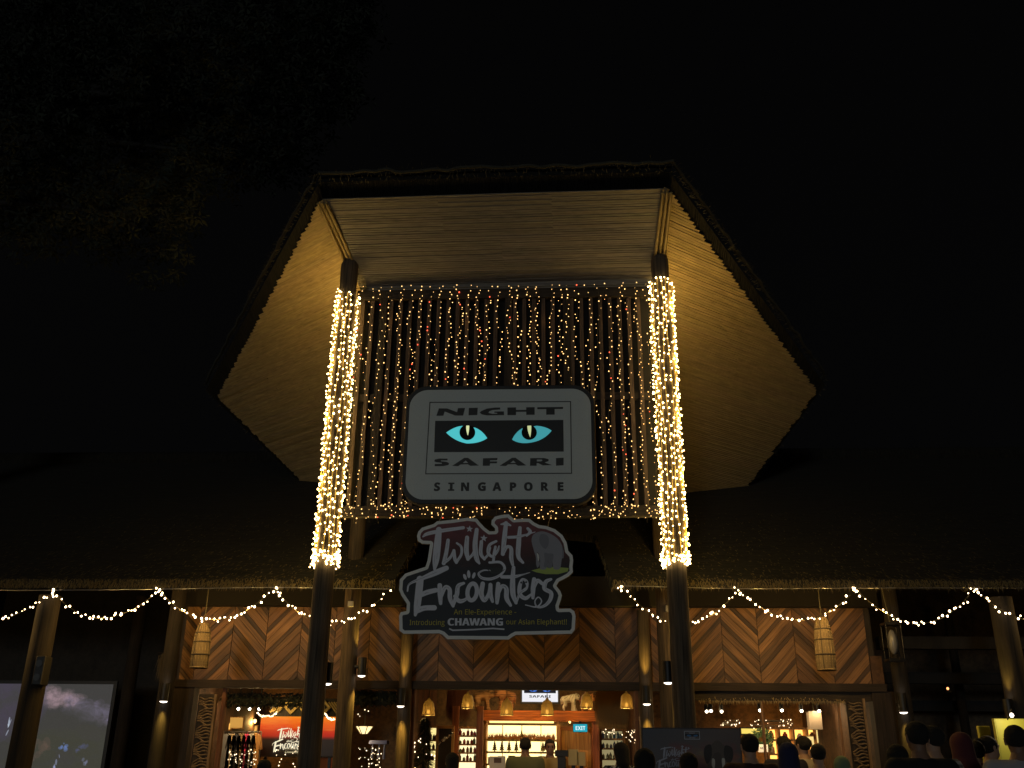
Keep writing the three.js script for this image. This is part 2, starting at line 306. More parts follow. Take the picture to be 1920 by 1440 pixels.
// ---------------------------------------------------------------- signs
const canvasTex = (w, h, draw) => { const c = document.createElement('canvas'); c.width = w; c.height = h; draw(c.getContext('2d'), w, h); const t = new THREE.CanvasTexture(c); t.colorSpace = THREE.SRGBColorSpace; t.anisotropy = 8; return t; };
function faceUV(g, x0, y0, w, h) { const p = g.attributes.position, uv = new Float32Array(p.count * 2); for (let i = 0; i < p.count; i++) { uv[i * 2] = (p.getX(i) - x0) / w; uv[i * 2 + 1] = (p.getY(i) - y0) / h; } g.setAttribute('uv', new THREE.BufferAttribute(uv, 2)); return g; }
function roundRect(x0, y0, x1, y1, r) {
  const s = new THREE.Shape(); s.moveTo(x0 + r, y0); s.lineTo(x1 - r, y0); s.absarc(x1 - r, y0 + r, r, -Math.PI / 2, 0); s.lineTo(x1, y1 - r); s.absarc(x1 - r, y1 - r, r, 0, Math.PI / 2);
  s.lineTo(x0 + r, y1); s.absarc(x0 + r, y1 - r, r, Math.PI / 2, Math.PI); s.lineTo(x0, y0 + r); s.absarc(x0 + r, y0 + r, r, Math.PI, Math.PI * 1.5); return s;
}
{
  const z = -10.5, q = (cx, cy) => at(740 + cx / 4.8, 700 + cy / 4.8, z);
  const x0 = (q(140, 300).x + q(92, 1000).x) / 2, x1 = (q(1765, 300).x + q(1780, 1000).x) / 2, y1 = q(950, 145).y, y0 = q(950, 1134).y;
  const sign = thing('lightbox_sign', 'large white rounded sign with two glowing blue cat eyes', 'sign', V((x0 + x1) / 2, y0, z));
  const back = new THREE.ExtrudeGeometry(roundRect(x0 - 0.035, y0 - 0.045, x1 + 0.035, y1 + 0.045, 0.24), { depth: 0.1, bevelSize: 0.01, bevelThickness: 0.01, bevelSegments: 2 });
  back.translate(0, 0, z - 0.115); part(sign, 'casing', back, M.black);
  const W = 2048, H = Math.round(W * (y1 - y0) / (x1 - x0));
  const tex = canvasTex(W, H, (c) => {
    const k = (cx, cy) => { const p = q(cx, cy); return [(p.x - x0) / (x1 - x0) * W, (1 - (p.y - y0) / (y1 - y0)) * H]; };
    c.fillStyle = '#c8d0cf'; c.fillRect(0, 0, W, H);
    for (let i = 0; i < 5000; i++) { c.fillStyle = `rgba(${rnd() < 0.5 ? '90,90,85' : '255,255,250'},0.05)`; c.fillRect(rnd(0, W), rnd(0, H), rnd(2, 14), rnd(2, 14)); }
    c.fillStyle = 'rgba(90,80,60,0.10)'; for (let i = 0; i < 26; i++) c.fillRect(rnd(0, W), H - rnd(0, 60), rnd(2, 6), 60);
    const poly = (pts, col = '#14130f') => { c.fillStyle = col; c.beginPath(); pts.forEach((p, i) => { const [x, y] = k(...p); i ? c.lineTo(x, y) : c.moveTo(x, y); }); c.closePath(); c.fill(); };
    c.strokeStyle = '#161511'; c.lineWidth = 11; c.beginPath(); [[318, 262], [1583, 255], [1592, 900], [280, 905]].forEach((p, i) => { const [x, y] = k(...p); i ? c.lineTo(x, y) : c.moveTo(x, y); }); c.closePath(); c.stroke();
    poly([[365, 428], [1518, 420], [1522, 705], [355, 710]], '#0a0a0a');
    poly([[376, 382], [398, 316], [472, 316], [562, 350], [570, 314], [634, 312], [616, 381], [545, 380], [450, 344], [438, 382]]);
    poly([[668, 312], [748, 310], [744, 376], [665, 378]]);
    poly([[950, 308], [905, 308], [830, 318], [780, 340], [765, 355], [785, 370], [830, 379], [985, 376], [983, 343], [898, 344], [896, 354], [925, 357], [922, 363], [880, 365], [845, 357], [850, 343], [880, 331], [950, 326]]);
    poly([[1015, 308], [1092, 307], [1092, 330], [1184, 329], [1184, 306], [1260, 305], [1260, 373], [1184, 374], [1184, 346], [1092, 347], [1092, 376], [1015, 377]]);
    poly([[1284, 306], [1516, 303], [1515, 321], [1440, 322], [1440, 372], [1364, 373], [1364, 323], [1284, 324]]);
    poly([[476, 768], [400, 767], [362, 776], [357, 792], [372, 800], [425, 806], [425, 815], [362, 817], [360, 836], [440, 835], [485, 825], [490, 808], [470, 798], [418, 792], [415, 784], [476, 784]]);
    for (const d of [0, 428]) { poly([[517, 833], [628, 761], [660, 761], [757, 830], [682, 833], [660, 819], [592, 821], [574, 835]].map(([x, y]) => [x + d, y - d * 0.002])); poly([[612, 808], [640, 785], [662, 806]].map(([x, y]) => [x + d, y]), '#c8d0cf'); }
    poly([[795, 765], [926, 762], [922, 782], [858, 784], [858, 793], [922, 793], [920, 810], [858, 811], [856, 832], [793, 833]]);
    poly([[1220, 764], [1345, 763], [1385, 772], [1385, 790], [1350, 803], [1415, 826], [1335, 829], [1290, 808], [1278, 809], [1277, 832], [1218, 832]]); poly([[1280, 777], [1325, 777], [1330, 786], [1315, 793], [1280, 793]], '#c8d0cf');
    poly([[1452, 763], [1521, 760], [1520, 828], [1452, 832]]);
    c.fillStyle = '#15140f'; c.textAlign = 'center'; c.textBaseline = 'alphabetic'; c.font = 'bold 134px sans-serif'; c.lineWidth = 9; c.lineJoin = 'round'; c.strokeStyle = '#15140f';
    [...'SINGAPORE'].forEach((ch, i) => { const [x, y] = k([380, 508, 633, 785, 920, 1063, 1203, 1345, 1492][i], 1057 - i * 0.3); c.save(); c.translate(x, y); c.scale(1, 0.92); if (ch === 'I') { c.fillRect(-15, -100, 30, 102); c.fillRect(-34, -100, 68, 20); c.fillRect(-34, -18, 68, 20); } else { c.fillText(ch, 0, 0); c.strokeText(ch, 0, 0); } c.restore(); });
  });
  const face = faceUV(new THREE.ShapeGeometry(roundRect(x0, y0, x1, y1, 0.22), 10), x0, y0, x1 - x0, y1 - y0); face.translate(0, 0, z + 0.002);
  part(sign, 'face_panel', face, new THREE.MeshStandardMaterial({ map: tex, roughness: 0.5 }));
  const eye = (path, zz, m, name, parent = sign) => {
    const s = new THREE.Shape(); const f = (a) => { const p = q(...a); return [p.x, p.y]; };
    path.forEach((a, i) => { if (!i) s.moveTo(...f(a)); else if (a.length === 4) s.quadraticCurveTo(...f(a.slice(0, 2)), ...f(a.slice(2))); else s.lineTo(...f(a)); });
    const g = new THREE.ExtrudeGeometry(s, { depth: 0.004, bevelEnabled: false, curveSegments: 20 }); g.translate(0, 0, z + zz); return part(parent, name, g, m);
  };
  const circ = (x, y, rx, ry) => Array.from({ length: 28 }, (_, i) => [x + rx * Math.cos(i / 28 * 6.2832), Math.max(473, y + ry * Math.sin(i / 28 * 6.2832))]);
  const e1 = eye([[465, 535], [540, 480, 610, 475], [722, 490], [790, 515, 833, 585], [760, 634, 650, 632], [540, 612, 465, 535]], 0.004, glow(0.07, 0.52, 0.56, 1), 'eye_light');
  eye(circ(655, 534, 71, 69), 0.0095, M.matBlack, 'iris', e1); eye([[646, 475], [672, 475], [672, 520, 660, 564], [642, 520, 646, 475]], 0.015, glow(0.72, 0.78, 0.4, 1), 'pupil_light', e1);
  const e2 = eye([[1058, 597], [1085, 535, 1145, 498], [1277, 474], [1360, 480, 1412, 517], [1370, 575, 1290, 608], [1200, 637, 1130, 626], [1080, 616, 1058, 597]], 0.004, glow(0.045, 0.3, 0.34, 1), 'eye_light');
  eye(circ(1211, 535, 69, 66), 0.0095, M.matBlack, 'iris', e2); eye([[1195, 477], [1229, 475], [1232, 520, 1220, 580], [1194, 520, 1195, 477]], 0.015, glow(0.56, 0.62, 0.3, 1), 'pupil_light', e2);
}
// brush lettering shared by the hanging sign, the shop poster and the banner; coordinates of a 1920 x 1364 field
const STARS = [[760, 262, 34], [895, 350, 36]];
const STROKES = [
  [[470, 268, 50], [455, 420, 62], [440, 560, 56], [428, 645, 22]], [[318, 335, 12], [350, 312, 30], [480, 282, 34], [700, 250, 30]],
  [[557, 368, 30], [540, 480, 34], [515, 588, 34]], [[515, 585, 28], [575, 535, 24], [612, 465, 22]], [[612, 465, 26], [622, 550, 30], [635, 580, 26]], [[635, 578, 24], [682, 500, 24], [680, 430, 22], [640, 396, 18]],
  [[737, 342, 34], [730, 470, 42], [745, 548, 30]], [[745, 548, 26], [790, 500, 22], [818, 410, 18]], [[828, 268, 34], [812, 420, 44], [830, 550, 40], [852, 588, 20]],
  [[872, 382, 30], [868, 500, 32], [900, 548, 24]], [[900, 545, 22], [935, 505, 20], [955, 440, 18]], [[1012, 378, 22], [950, 415, 26], [938, 490, 28], [975, 522, 24], [1025, 470, 22], [1040, 425, 14]], [[1005, 430, 22], [992, 500, 26], [985, 570, 22]],
  [[950, 580, 22], [1055, 580, 24], [1092, 630, 24], [1060, 690, 22], [960, 735, 26], [870, 722, 24], [846, 685, 18], [890, 655, 14], [960, 655, 10]],
  [[1058, 218, 12], [1105, 212, 30], [1148, 228, 16]], [[1106, 205, 34], [1090, 350, 42], [1075, 500, 34]], [[1078, 492, 28], [1118, 430, 28], [1150, 440, 32], [1155, 540, 36], [1168, 600, 26]],
  [[1238, 250, 30], [1225, 400, 42], [1225, 530, 36], [1265, 580, 24]], [[1128, 342, 26], [1220, 335, 26], [1300, 315, 16], [1382, 290, 6]], [[1312, 258, 26], [1334, 288, 30], [1300, 328, 16]],
  [[292, 738, 62], [275, 900, 62], [262, 1000, 54], [246, 1078, 24]], [[172, 850, 14], [186, 790, 16], [300, 735, 32], [430, 680, 50], [540, 632, 44]], [[288, 892, 40], [360, 862, 44], [440, 842, 40]], [[262, 1034, 50], [330, 1012, 44], [425, 1008, 46]],
  [[478, 796, 40], [482, 880, 44], [486, 968, 28]], [[486, 912, 30], [535, 812, 34], [568, 830, 36], [575, 920, 38], [604, 992, 26]], [[606, 985, 24], [640, 880, 38], [655, 800, 34], [705, 775, 24]], [[622, 900, 30], [665, 945, 38], [720, 930, 26], [752, 890, 14]],
  [[885, 780, 38], [872, 880, 42], [900, 938, 34], [940, 880, 30], [958, 790, 30]], [[958, 790, 34], [958, 880, 38], [978, 950, 24]], [[1032, 782, 36], [1026, 880, 42], [1020, 962, 28]], [[1022, 900, 26], [1072, 802, 32], [1105, 822, 38], [1112, 920, 40], [1148, 985, 26]],
  [[1177, 625, 30], [1168, 760, 44], [1172, 880, 44], [1200, 962, 28]], [[1066, 716, 30], [1180, 714, 30], [1260, 695, 14], [1332, 674, 5]], [[1205, 950, 20], [1240, 870, 22], [1296, 822, 28], [1298, 758, 28], [1262, 742, 26], [1236, 800, 34], [1240, 885, 38], [1290, 918, 34], [1345, 880, 18]],
  [[1372, 738, 36], [1362, 830, 40], [1360, 915, 26]], [[1364, 830, 26], [1405, 752, 34], [1452, 782, 30]], [[1532, 738, 22], [1485, 760, 34], [1470, 825, 38], [1532, 868, 36], [1522, 935, 32], [1465, 992, 24], [1400, 1000, 16], [1380, 945, 12], [1412, 908, 12], [1442, 945, 12], [1400, 998, 14], [1290, 982, 10]],
];
function brushText(c, k, sc, color, dark) {
  for (const s of STROKES) {
    const cv = new THREE.CatmullRomCurve3(s.map(([x, y, w]) => V(x, y, w)));
    c.fillStyle = color;
    for (let i = 0; i <= 120; i++) { const p = cv.getPoint(i / 120), [x, y] = k(p.x, p.y), r = p.z / 2 * sc * 1.13; c.beginPath(); c.ellipse(x, y, r, r * 0.92, 0.5, 0, 6.2832); c.fill(); }
    if (dark) for (let j = 0; j < 3; j++) { const o = rnd(-0.35, 0.35), t0 = rnd(0, 0.8), t1 = Math.min(1, t0 + rnd(0.1, 0.3)); c.strokeStyle = dark; c.lineWidth = rnd(1, 2.6) * sc; c.beginPath(); for (let i = 0; i <= 10; i++) { const p = cv.getPoint(t0 + (t1 - t0) * i / 10), [x, y] = k(p.x + o * p.z, p.y); i ? c.lineTo(x, y) : c.moveTo(x, y); } c.stroke(); }
  }
  c.strokeStyle = color; c.lineWidth = 40 * sc; c.beginPath(); { const [x, y] = k(785, 858); c.ellipse(x, y, 44 * sc, 78 * sc, 0.1, 0, 6.2832); c.stroke(); }
  c.fillStyle = color;
  for (const [x, y, a, b, r] of [[716, 716, 15, 30, -0.4], [752, 690, 16, 38, -0.1], [800, 702, 15, 30, 0.3]]) { const [X, Y] = k(x, y); c.beginPath(); c.ellipse(X, Y, a * sc, b * sc, r, 0, 6.2832); c.fill(); }
  for (const [x, y, r] of STARS) { c.beginPath(); for (let i = 0; i < 10; i++) { const a = i * 0.6283 - 1.5, q = (i % 2 ? 0.45 : 1) * r, [X, Y] = k(x + q * Math.cos(a), y + q * Math.sin(a)); i ? c.lineTo(X, Y) : c.moveTo(X, Y); } c.fill(); }
}
function elephant(c, k, col, dark) {
  const fill = (pts, f) => { c.fillStyle = f; c.beginPath(); const cv = new THREE.CatmullRomCurve3(pts.map(([x, y]) => V(x, y, 0)), true); for (let i = 0; i < 160; i++) { const p = cv.getPoint(i / 160), [x, y] = k(p.x, p.y); i ? c.lineTo(x, y) : c.moveTo(x, y); } c.fill(); };
  fill([[1385, 300], [1450, 285], [1530, 310], [1600, 360], [1642, 440], [1640, 520], [1600, 545], [1520, 530], [1440, 520], [1390, 460], [1350, 390], [1355, 330]], col);
  fill([[1545, 500], [1640, 480], [1632, 560], [1612, 640], [1560, 642], [1548, 580]], col); fill([[1500, 500], [1552, 500], [1548, 570], [1538, 628], [1502, 630], [1506, 560]], dark);
  fill([[1420, 470], [1490, 480], [1486, 560], [1484, 640], [1432, 642], [1428, 560]], col); fill([[1470, 490], [1512, 500], [1504, 570], [1496, 622], [1466, 622], [1472, 560]], dark);
  fill([[1352, 380], [1392, 400], [1400, 470], [1416, 540], [1424, 600], [1404, 628], [1392, 600], [1388, 530], [1368, 460]], col);
  fill([[1440, 310], [1500, 330], [1510, 400], [1480, 450], [1440, 420], [1420, 360]], dark);
  fill([[1398, 490], [1412, 500], [1420, 548], [1410, 566], [1402, 530]], '#e6e6e0'); fill([[1636, 430], [1652, 470], [1648, 540], [1640, 540], [1638, 470]], dark);
}
{
  const z = -10.45, q = (cx, cy) => at(730 + cx / 5.0526, 940 + cy / 5.0526, z);
  const outline = [[262, 330], [275, 285], [310, 250], [420, 215], [450, 190], [600, 175], [740, 155], [830, 165], [862, 205], [905, 250], [950, 284], [1002, 282], [1000, 255], [966, 220], [970, 180], [1000, 145], [1060, 130], [1130, 122], [1160, 150], [1182, 170], [1260, 165], [1330, 165], [1372, 200], [1420, 225], [1490, 235], [1570, 265], [1640, 320], [1680, 390], [1695, 470], [1735, 512], [1742, 560], [1735, 620], [1740, 670], [1700, 710], [1650, 738], [1605, 760], [1582, 800], [1620, 850], [1635, 890], [1625, 935], [1605, 990], [1608, 1018], [1715, 1015], [1752, 1040], [1765, 1085], [1757, 1215], [1728, 1255], [1480, 1260], [1200, 1266], [1168, 1282], [1130, 1310], [550, 1306], [502, 1262], [470, 1250], [135, 1256], [95, 1225], [92, 1085], [108, 1050], [162, 1040], [165, 970], [112, 890], [92, 840], [100, 740], [150, 685], [342, 620], [362, 560], [386, 405], [310, 402], [270, 375]];
  const P2 = outline.map(([x, y]) => q(x, y)), s = new THREE.Shape(P2.map((p) => new THREE.Vector2(p.x, p.y)));
  const x0 = Math.min(...P2.map((p) => p.x)), x1 = Math.max(...P2.map((p) => p.x)), y0 = Math.min(...P2.map((p) => p.y)), y1 = Math.max(...P2.map((p) => p.y));
  const sign = thing('cutout_sign', 'dark cutout sign in brush lettering with grey border hanging below the eyes sign', 'sign', V((x0 + x1) / 2, y0, z));
  const back = new THREE.ExtrudeGeometry(s, { depth: 0.04, bevelEnabled: false }); back.translate(0, 0, z - 0.044); part(sign, 'board', back, mat(0.1, 0.1, 0.1));
  const W = 2048, H = Math.round(W * (y1 - y0) / (x1 - x0)), sc = W / (x1 - x0) * (q(1000, 700).x - q(900, 700).x) / 100;
  const tex = canvasTex(W, H, (c) => {
    const k = (cx, cy) => { const p = q(cx, cy); return [(p.x - x0) / (x1 - x0) * W, (1 - (p.y - y0) / (y1 - y0)) * H]; };
    const gr = c.createLinearGradient(0, 0, 0, H); gr.addColorStop(0, '#8f5659'); gr.addColorStop(0.16, '#74393d'); gr.addColorStop(0.33, '#4c2422'); gr.addColorStop(0.46, '#22262c'); gr.addColorStop(1, '#262d36'); c.fillStyle = gr; c.fillRect(0, 0, W, H);
    for (let i = 0; i < 500; i++) { c.fillStyle = `rgba(${rnd() < 0.5 ? '20,20,30' : '150,70,60'},0.05)`; c.beginPath(); c.ellipse(rnd(0, W), rnd(0, H * 0.5), rnd(10, 90), rnd(8, 40), 0, 0, 7); c.fill(); }
    { const [x, y] = k(1080, 150); c.fillStyle = 'rgba(160,165,120,0.5)'; c.beginPath(); c.ellipse(x, y, 70, 26, -0.2, 0, 7); c.fill(); }
    c.fillStyle = '#b4c860'; c.beginPath(); [[1345, 655], [1450, 628], [1560, 620], [1700, 632], [1690, 665], [1600, 690], [1480, 690], [1390, 672]].forEach((p, i) => { const [x, y] = k(...p); i ? c.lineTo(x, y) : c.moveTo(x, y); }); c.closePath(); c.fill();
    elephant(c, k, '#9c9ca4', '#85858d');
    brushText(c, k, sc, '#e4e6f0', 'rgba(30,34,44,0.55)');
    { const [x, y] = k(1010, 675); c.fillStyle = '#3a4038'; for (let i = 0; i < 9; i++) { c.save(); c.translate(x + (i - 4) * 11 * sc, y); c.rotate((i - 4) * 0.22); c.fillRect(-3 * sc, -46 * sc, 6 * sc, 56 * sc); c.restore(); } }
    c.fillStyle = '#30343c'; for (const [a, b, r] of [[1275, 800, 20], [1250, 770, 9], [1272, 760, 9], [1296, 766, 9]]) { const [x, y] = k(a, b); c.beginPath(); c.arc(x, y, r * sc, 0, 7); c.fill(); }
    const text = (t, xa, xb, y, size, font, col) => { const [X, Y] = k(xa, y), [X2, Y2] = k(xb, y); c.save(); c.translate(X, Y); c.rotate(Math.atan2(Y2 - Y, X2 - X)); c.font = font.replace('#', Math.round(size * sc)); c.fillStyle = col; c.textAlign = 'left'; const w = c.measureText(t).width; c.scale((X2 - X) / w, 1); c.fillText(t, 0, 0); c.restore(); };
    text('An Ele-Experience -', 610, 1205, 1072, 66, '#px sans-serif', '#c9ba38');
    text('Introducing', 188, 525, 1172, 66, '#px sans-serif', '#c9ba38'); text('our Asian Elephant!!', 1104, 1686, 1166, 64, '#px sans-serif', '#c9ba38');
    for (const d of [-3, 0, 3]) text('CHAWANG', 548 + d, 1082 + d, 1176, 92, 'bold #px sans-serif', '#e8eaf2');
    c.strokeStyle = '#e0e2ea'; c.lineWidth = 14 * sc; c.beginPath(); [[566, 1205], [600, 1222], [800, 1215], [980, 1204], [1090, 1212]].forEach((p, i) => { const [x, y] = k(...p); i ? c.lineTo(x, y) : c.moveTo(x, y); }); c.stroke();
    c.strokeStyle = '#f2f2ec'; c.lineWidth = 62 * sc; c.lineJoin = 'round'; c.beginPath(); outline.forEach((p, i) => { const [x, y] = k(...p); i ? c.lineTo(x, y) : c.moveTo(x, y); }); c.closePath(); c.stroke();
  });
  const face = faceUV(new THREE.ShapeGeometry(s), x0, y0, x1 - x0, y1 - y0); face.translate(0, 0, z + 0.001);
  part(sign, 'printed_face', face, new THREE.MeshStandardMaterial({ map: tex, roughness: 0.6 }));
  for (const [cx, cy] of [[440, 200], [1490, 240]]) { const p = q(cx, cy); part(sign, 'hanging_wire', rod(V(p.x, p.y - 0.05, z - 0.02), V(p.x + 0.05, SY0 + 0.02, ZS + 0.06), 0.005, 0.005, 5), M.steel); }
}
// ---------------------------------------------------------------- main building: roof, fascia of chevron planks, walls, soffit
const ZE = -11.6, EY = 3.43, SL = 0.566, ZW = -13;
const roofY = (z) => EY + SL * (ZE - z);
const bld = thing('shop_building', 'long thatched building with chevron plank fascia and lit shops below', 'building', V(X0, 0, ZW));
function roofPart(poly) { // polygon of (x, z) on the roof's front slope
  const pos = [], P = (p, d) => [p[0], roofY(p[1]) + d, p[1]], tri = (a, b, c) => pos.push(...a, ...b, ...c), s = poly.map((p) => new THREE.Vector2(p[0], p[1])), n = poly.length;
  for (const f of THREE.ShapeUtils.triangulateShape(s, [])) { const [a, b, c] = f.map((i) => poly[i]); tri(P(a, 0.06), P(c, 0.06), P(b, 0.06)); tri(P(a, -0.05), P(b, -0.05), P(c, -0.05)); }
  for (let i = 0; i < n; i++) { const a = poly[i], b = poly[(i + 1) % n]; tri(P(a, 0.06), P(b, 0.06), P(b, -0.05)); tri(P(a, 0.06), P(b, -0.05), P(a, -0.05)); }
  const g = new THREE.BufferGeometry(); g.setAttribute('position', new THREE.Float32BufferAttribute(pos, 3)); g.computeVertexNormals(); return metric(g, 1, true);
}
const onRoof = (px, py) => { const n = V(0, 1, SL).normalize(); return onPlane(px, py, V(0, EY, ZE), n); };
const nL = onRoof(742, 1092), nLt = onRoof(785, 1012), nR = onRoof(1146, 1090), nRt = onRoof(1118, 1012);
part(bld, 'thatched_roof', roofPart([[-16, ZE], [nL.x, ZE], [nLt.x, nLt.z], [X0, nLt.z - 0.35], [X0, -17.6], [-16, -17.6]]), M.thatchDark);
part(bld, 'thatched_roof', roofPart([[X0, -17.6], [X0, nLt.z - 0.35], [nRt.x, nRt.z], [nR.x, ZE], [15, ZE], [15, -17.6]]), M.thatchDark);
{ // rear slope and ridge
  const y0 = roofY(-17.6), g = new THREE.BoxGeometry(31, 0.26, 9.2); g.rotateX(-0.515); g.translate(-0.5, y0 - 2.3, -21.6); part(bld, 'thatched_roof', metric(g), M.thatchDark);
  part(bld, 'ridge_cap', rod(V(-16, y0 + 0.03, -17.6), V(15, y0 + 0.03, -17.6), 0.2, 0.2, 10), M.thatchDark);
}
{
  const list = [];
  const edge = (a, b, n) => { for (let i = 0; i < n; i++) { const t = rnd(), p = a.clone().lerp(b, t).add(V(0, rnd(-0.03, 0.06), rnd(-0.02, 0.015))); list.push([p, p.clone().add(V(rnd(-0.035, 0.035), -rnd(0.03, 0.09), rnd(0, 0.05))), rnd(0.007, 0.015)]); } };
  edge(V(-9, EY, ZE + 0.01), V(nL.x, EY, ZE + 0.01), 2300); edge(V(nR.x, EY, ZE + 0.01), V(8, EY, ZE + 0.01), 2200);
  edge(V(nL.x, EY, ZE), nLt.clone(), 160); edge(V(nR.x, EY, ZE), nRt.clone(), 160);
  // loose straw lying on the slope
  for (let i = 0; i < 5200; i++) { const x = rnd(-8, 7), z = ZE - Math.pow(rnd(), 1.6) * 2.6; if (x > nL.x - 0.1 && x < nR.x + 0.1) continue; const p = V(x, roofY(z) + 0.062, z); list.push([p, p.clone().add(V(rnd(-0.03, 0.03), -0.06 + rnd(0.01, 0.04), 0.11)), rnd(0.008, 0.02)]); }
  part(bld, 'straw_fringe', blades(list), M.strawBlade, 'stuff');
}
part(bld, 'fascia_beam', box(-5.3, 4.2, 3.36, 3.75, ZW - 0.06, ZW + 0.14, true), M.matBlack);
part(bld, 'fascia_beam', box(-5.28, 4.18, 2.285, 2.385, ZW - 0.06, ZW + 0.12, true), M.beam);
part(bld, 'fascia_board', box(-5.22, 4.12, 2.386, 3.36, ZW - 0.06, ZW - 0.02), M.darkWood);
// chevron planks
{
  const px0 = -5.13, px1 = 4.04, py0 = 2.39, py1 = 3.352, peak = at(433, 1215, ZW).x, cw = (at(1355, 1215, ZW).x - peak) / 14;
  const fascia = new THREE.Group();
  const tones = [[0.215, 0.108, 0.04], [0.18, 0.085, 0.032], [0.24, 0.124, 0.047], [0.145, 0.069, 0.027], [0.2, 0.102, 0.04], [0.16, 0.08, 0.031]].map((c) => wood(...c, { roughness: 0.6 }));
  const darks = [[0.055, 0.028, 0.014], [0.07, 0.036, 0.018]].map((c) => wood(...c, { roughness: 0.6 }));
  const clip = (poly) => { for (const [ax, s, lim] of [[0, 1, px0], [0, -1, -px1], [1, 1, py0], [1, -1, -py1]]) { const out = []; poly.forEach((a, i) => { const b = poly[(i + 1) % poly.length], da = s * a[ax] - lim, db = s * b[ax] - lim; if (da >= 0) out.push(a); if ((da >= 0) !== (db >= 0)) { const t = da / (da - db); out.push([a[0] + (b[0] - a[0]) * t, a[1] + (b[1] - a[1]) * t]); } }); poly = out; if (!poly.length) return poly; } return poly; };
  const area = (p) => Math.abs(p.reduce((s, a, i) => { const b = p[(i + 1) % p.length]; return s + a[0] * b[1] - a[1] * b[0]; }, 0) / 2);
  let i0 = Math.floor((px0 - peak) / cw);
  for (let i = i0; peak + i * cw < px1; i++) {
    const xa = peak + i * cw, xb = xa + cw, dir = (((i % 2) + 2) % 2) ? 1 : -1; // planks fall away from each peak
    let y = py0 - cw - rnd(0, 0.1), n = (rnd() * 3) | 0;
    while (y < py1 + cw) {
      const kind = n++ % 3, h = kind === 2 ? 0.075 : kind === 1 ? rnd(0.1, 0.13) : rnd(0.13, 0.17), e = 0.0035, ya = y + e, yb = y + h - e, rise = cw * 1.02;
      y += h;
      const p = clip(dir > 0 ? [[xa + e, ya], [xb - e, ya + rise], [xb - e, yb + rise], [xa + e, yb]] : [[xa + e, ya + rise], [xb - e, ya], [xb - e, yb], [xa + e, yb + rise]]);
      if (p.length < 3 || area(p) < 0.0012) continue;
      const g = new THREE.ExtrudeGeometry(new THREE.Shape(p.map((a) => new THREE.Vector2(...a))), { depth: 0.018, bevelEnabled: false }), q = g.attributes.position, uv = g.attributes.uv, o = rnd(0, 5);
      for (let k = 0; k < uv.count; k++) { const X = q.getX(k), Y = q.getY(k); uv.setXY(k, (Y - dir * X) * 0.707 * 1.5 + o, (X + dir * Y) * 0.707 + o); }
      g.translate(0, 0, ZW - 0.02 + rnd(0.0, 0.008));
      part(bld, 'plank', g, kind === 2 ? darks[(rnd() * 2) | 0] : tones[(rnd() * 6) | 0]);
    }
  }
}
// shop walls, ceiling, floor
const ZB = -17;
part(bld, 'shop_floor', box(-5.2, 4.1, 0.0, 0.04, ZB, ZW), wood(0.12, 0.08, 0.05));
part(bld, 'shop_ceiling', box(-5.2, 4.1, 2.74, 2.8, ZB, ZW - 0.08), mat(0.05, 0.035, 0.025));
part(bld, 'back_wall', box(-5.2, 4.1, 0.04, 2.74, ZB - 0.1, ZB), mat(0.24, 0.12, 0.045, { map: blotchMap }));
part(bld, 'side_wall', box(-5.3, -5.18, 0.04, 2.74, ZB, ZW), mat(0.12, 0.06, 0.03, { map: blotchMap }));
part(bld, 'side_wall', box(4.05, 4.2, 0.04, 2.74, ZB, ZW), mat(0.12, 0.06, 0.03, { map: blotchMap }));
part(bld, 'partition_wall', box(-2.22, -2.12, 0.04, 2.74, -16.9, ZW - 0.5), mat(0.18, 0.07, 0.03, { map: blotchMap }));
part(bld, 'partition_wall', box(1.12, 1.22, 0.04, 2.74, -16.9, ZW - 0.5), mat(0.14, 0.06, 0.03, { map: blotchMap }));
part(bld, 'rear_wall', box(-9.6, -5.3, 0, 4.5, -16.2, -16.1), mat(0.02, 0.018, 0.015, { map: blotchMap }));
part(bld, 'rear_wall', box(4.2, 9.5, 0, 4.5, -17.2, -17.1), mat(0.1, 0.07, 0.04, { map: blotchMap }));
part(bld, 'jamb', box(-5.24, -4.86, 0, 2.284, ZW - 0.08, ZW + 0.1, false), M.beam);
part(bld, 'jamb', box(at(1640, 1380, ZW).x, at(1668, 1380, ZW).x + 0.1, 0, 2.284, ZW - 0.08, ZW + 0.1, false), M.beam);
part(bld, 'jamb', box(at(413, 1380, ZW).x - 0.03, at(413, 1380, ZW).x + 0.02, 0, 2.284, ZW - 0.06, ZW + 0.02), M.redWood);
part(bld, 'jamb', box(at(772, 1380, ZW).x - 0.02, at(772, 1380, ZW).x + 0.03, 0, 2.284, ZW - 0.06, ZW + 0.04), M.redWood);
part(bld, 'jamb', box(at(1196, 1380, ZW).x - 0.03, at(1196, 1380, ZW).x + 0.02, 0, 2.284, ZW - 0.06, ZW + 0.04), M.redWood);
for (const px of [1435, 1581]) { const x = at(px, 1400, ZW).x; part(bld, 'mullion', box(x - 0.014, x + 0.014, 0, 2.2, ZW - 0.05, ZW), wood(0.3, 0.16, 0.08)); }
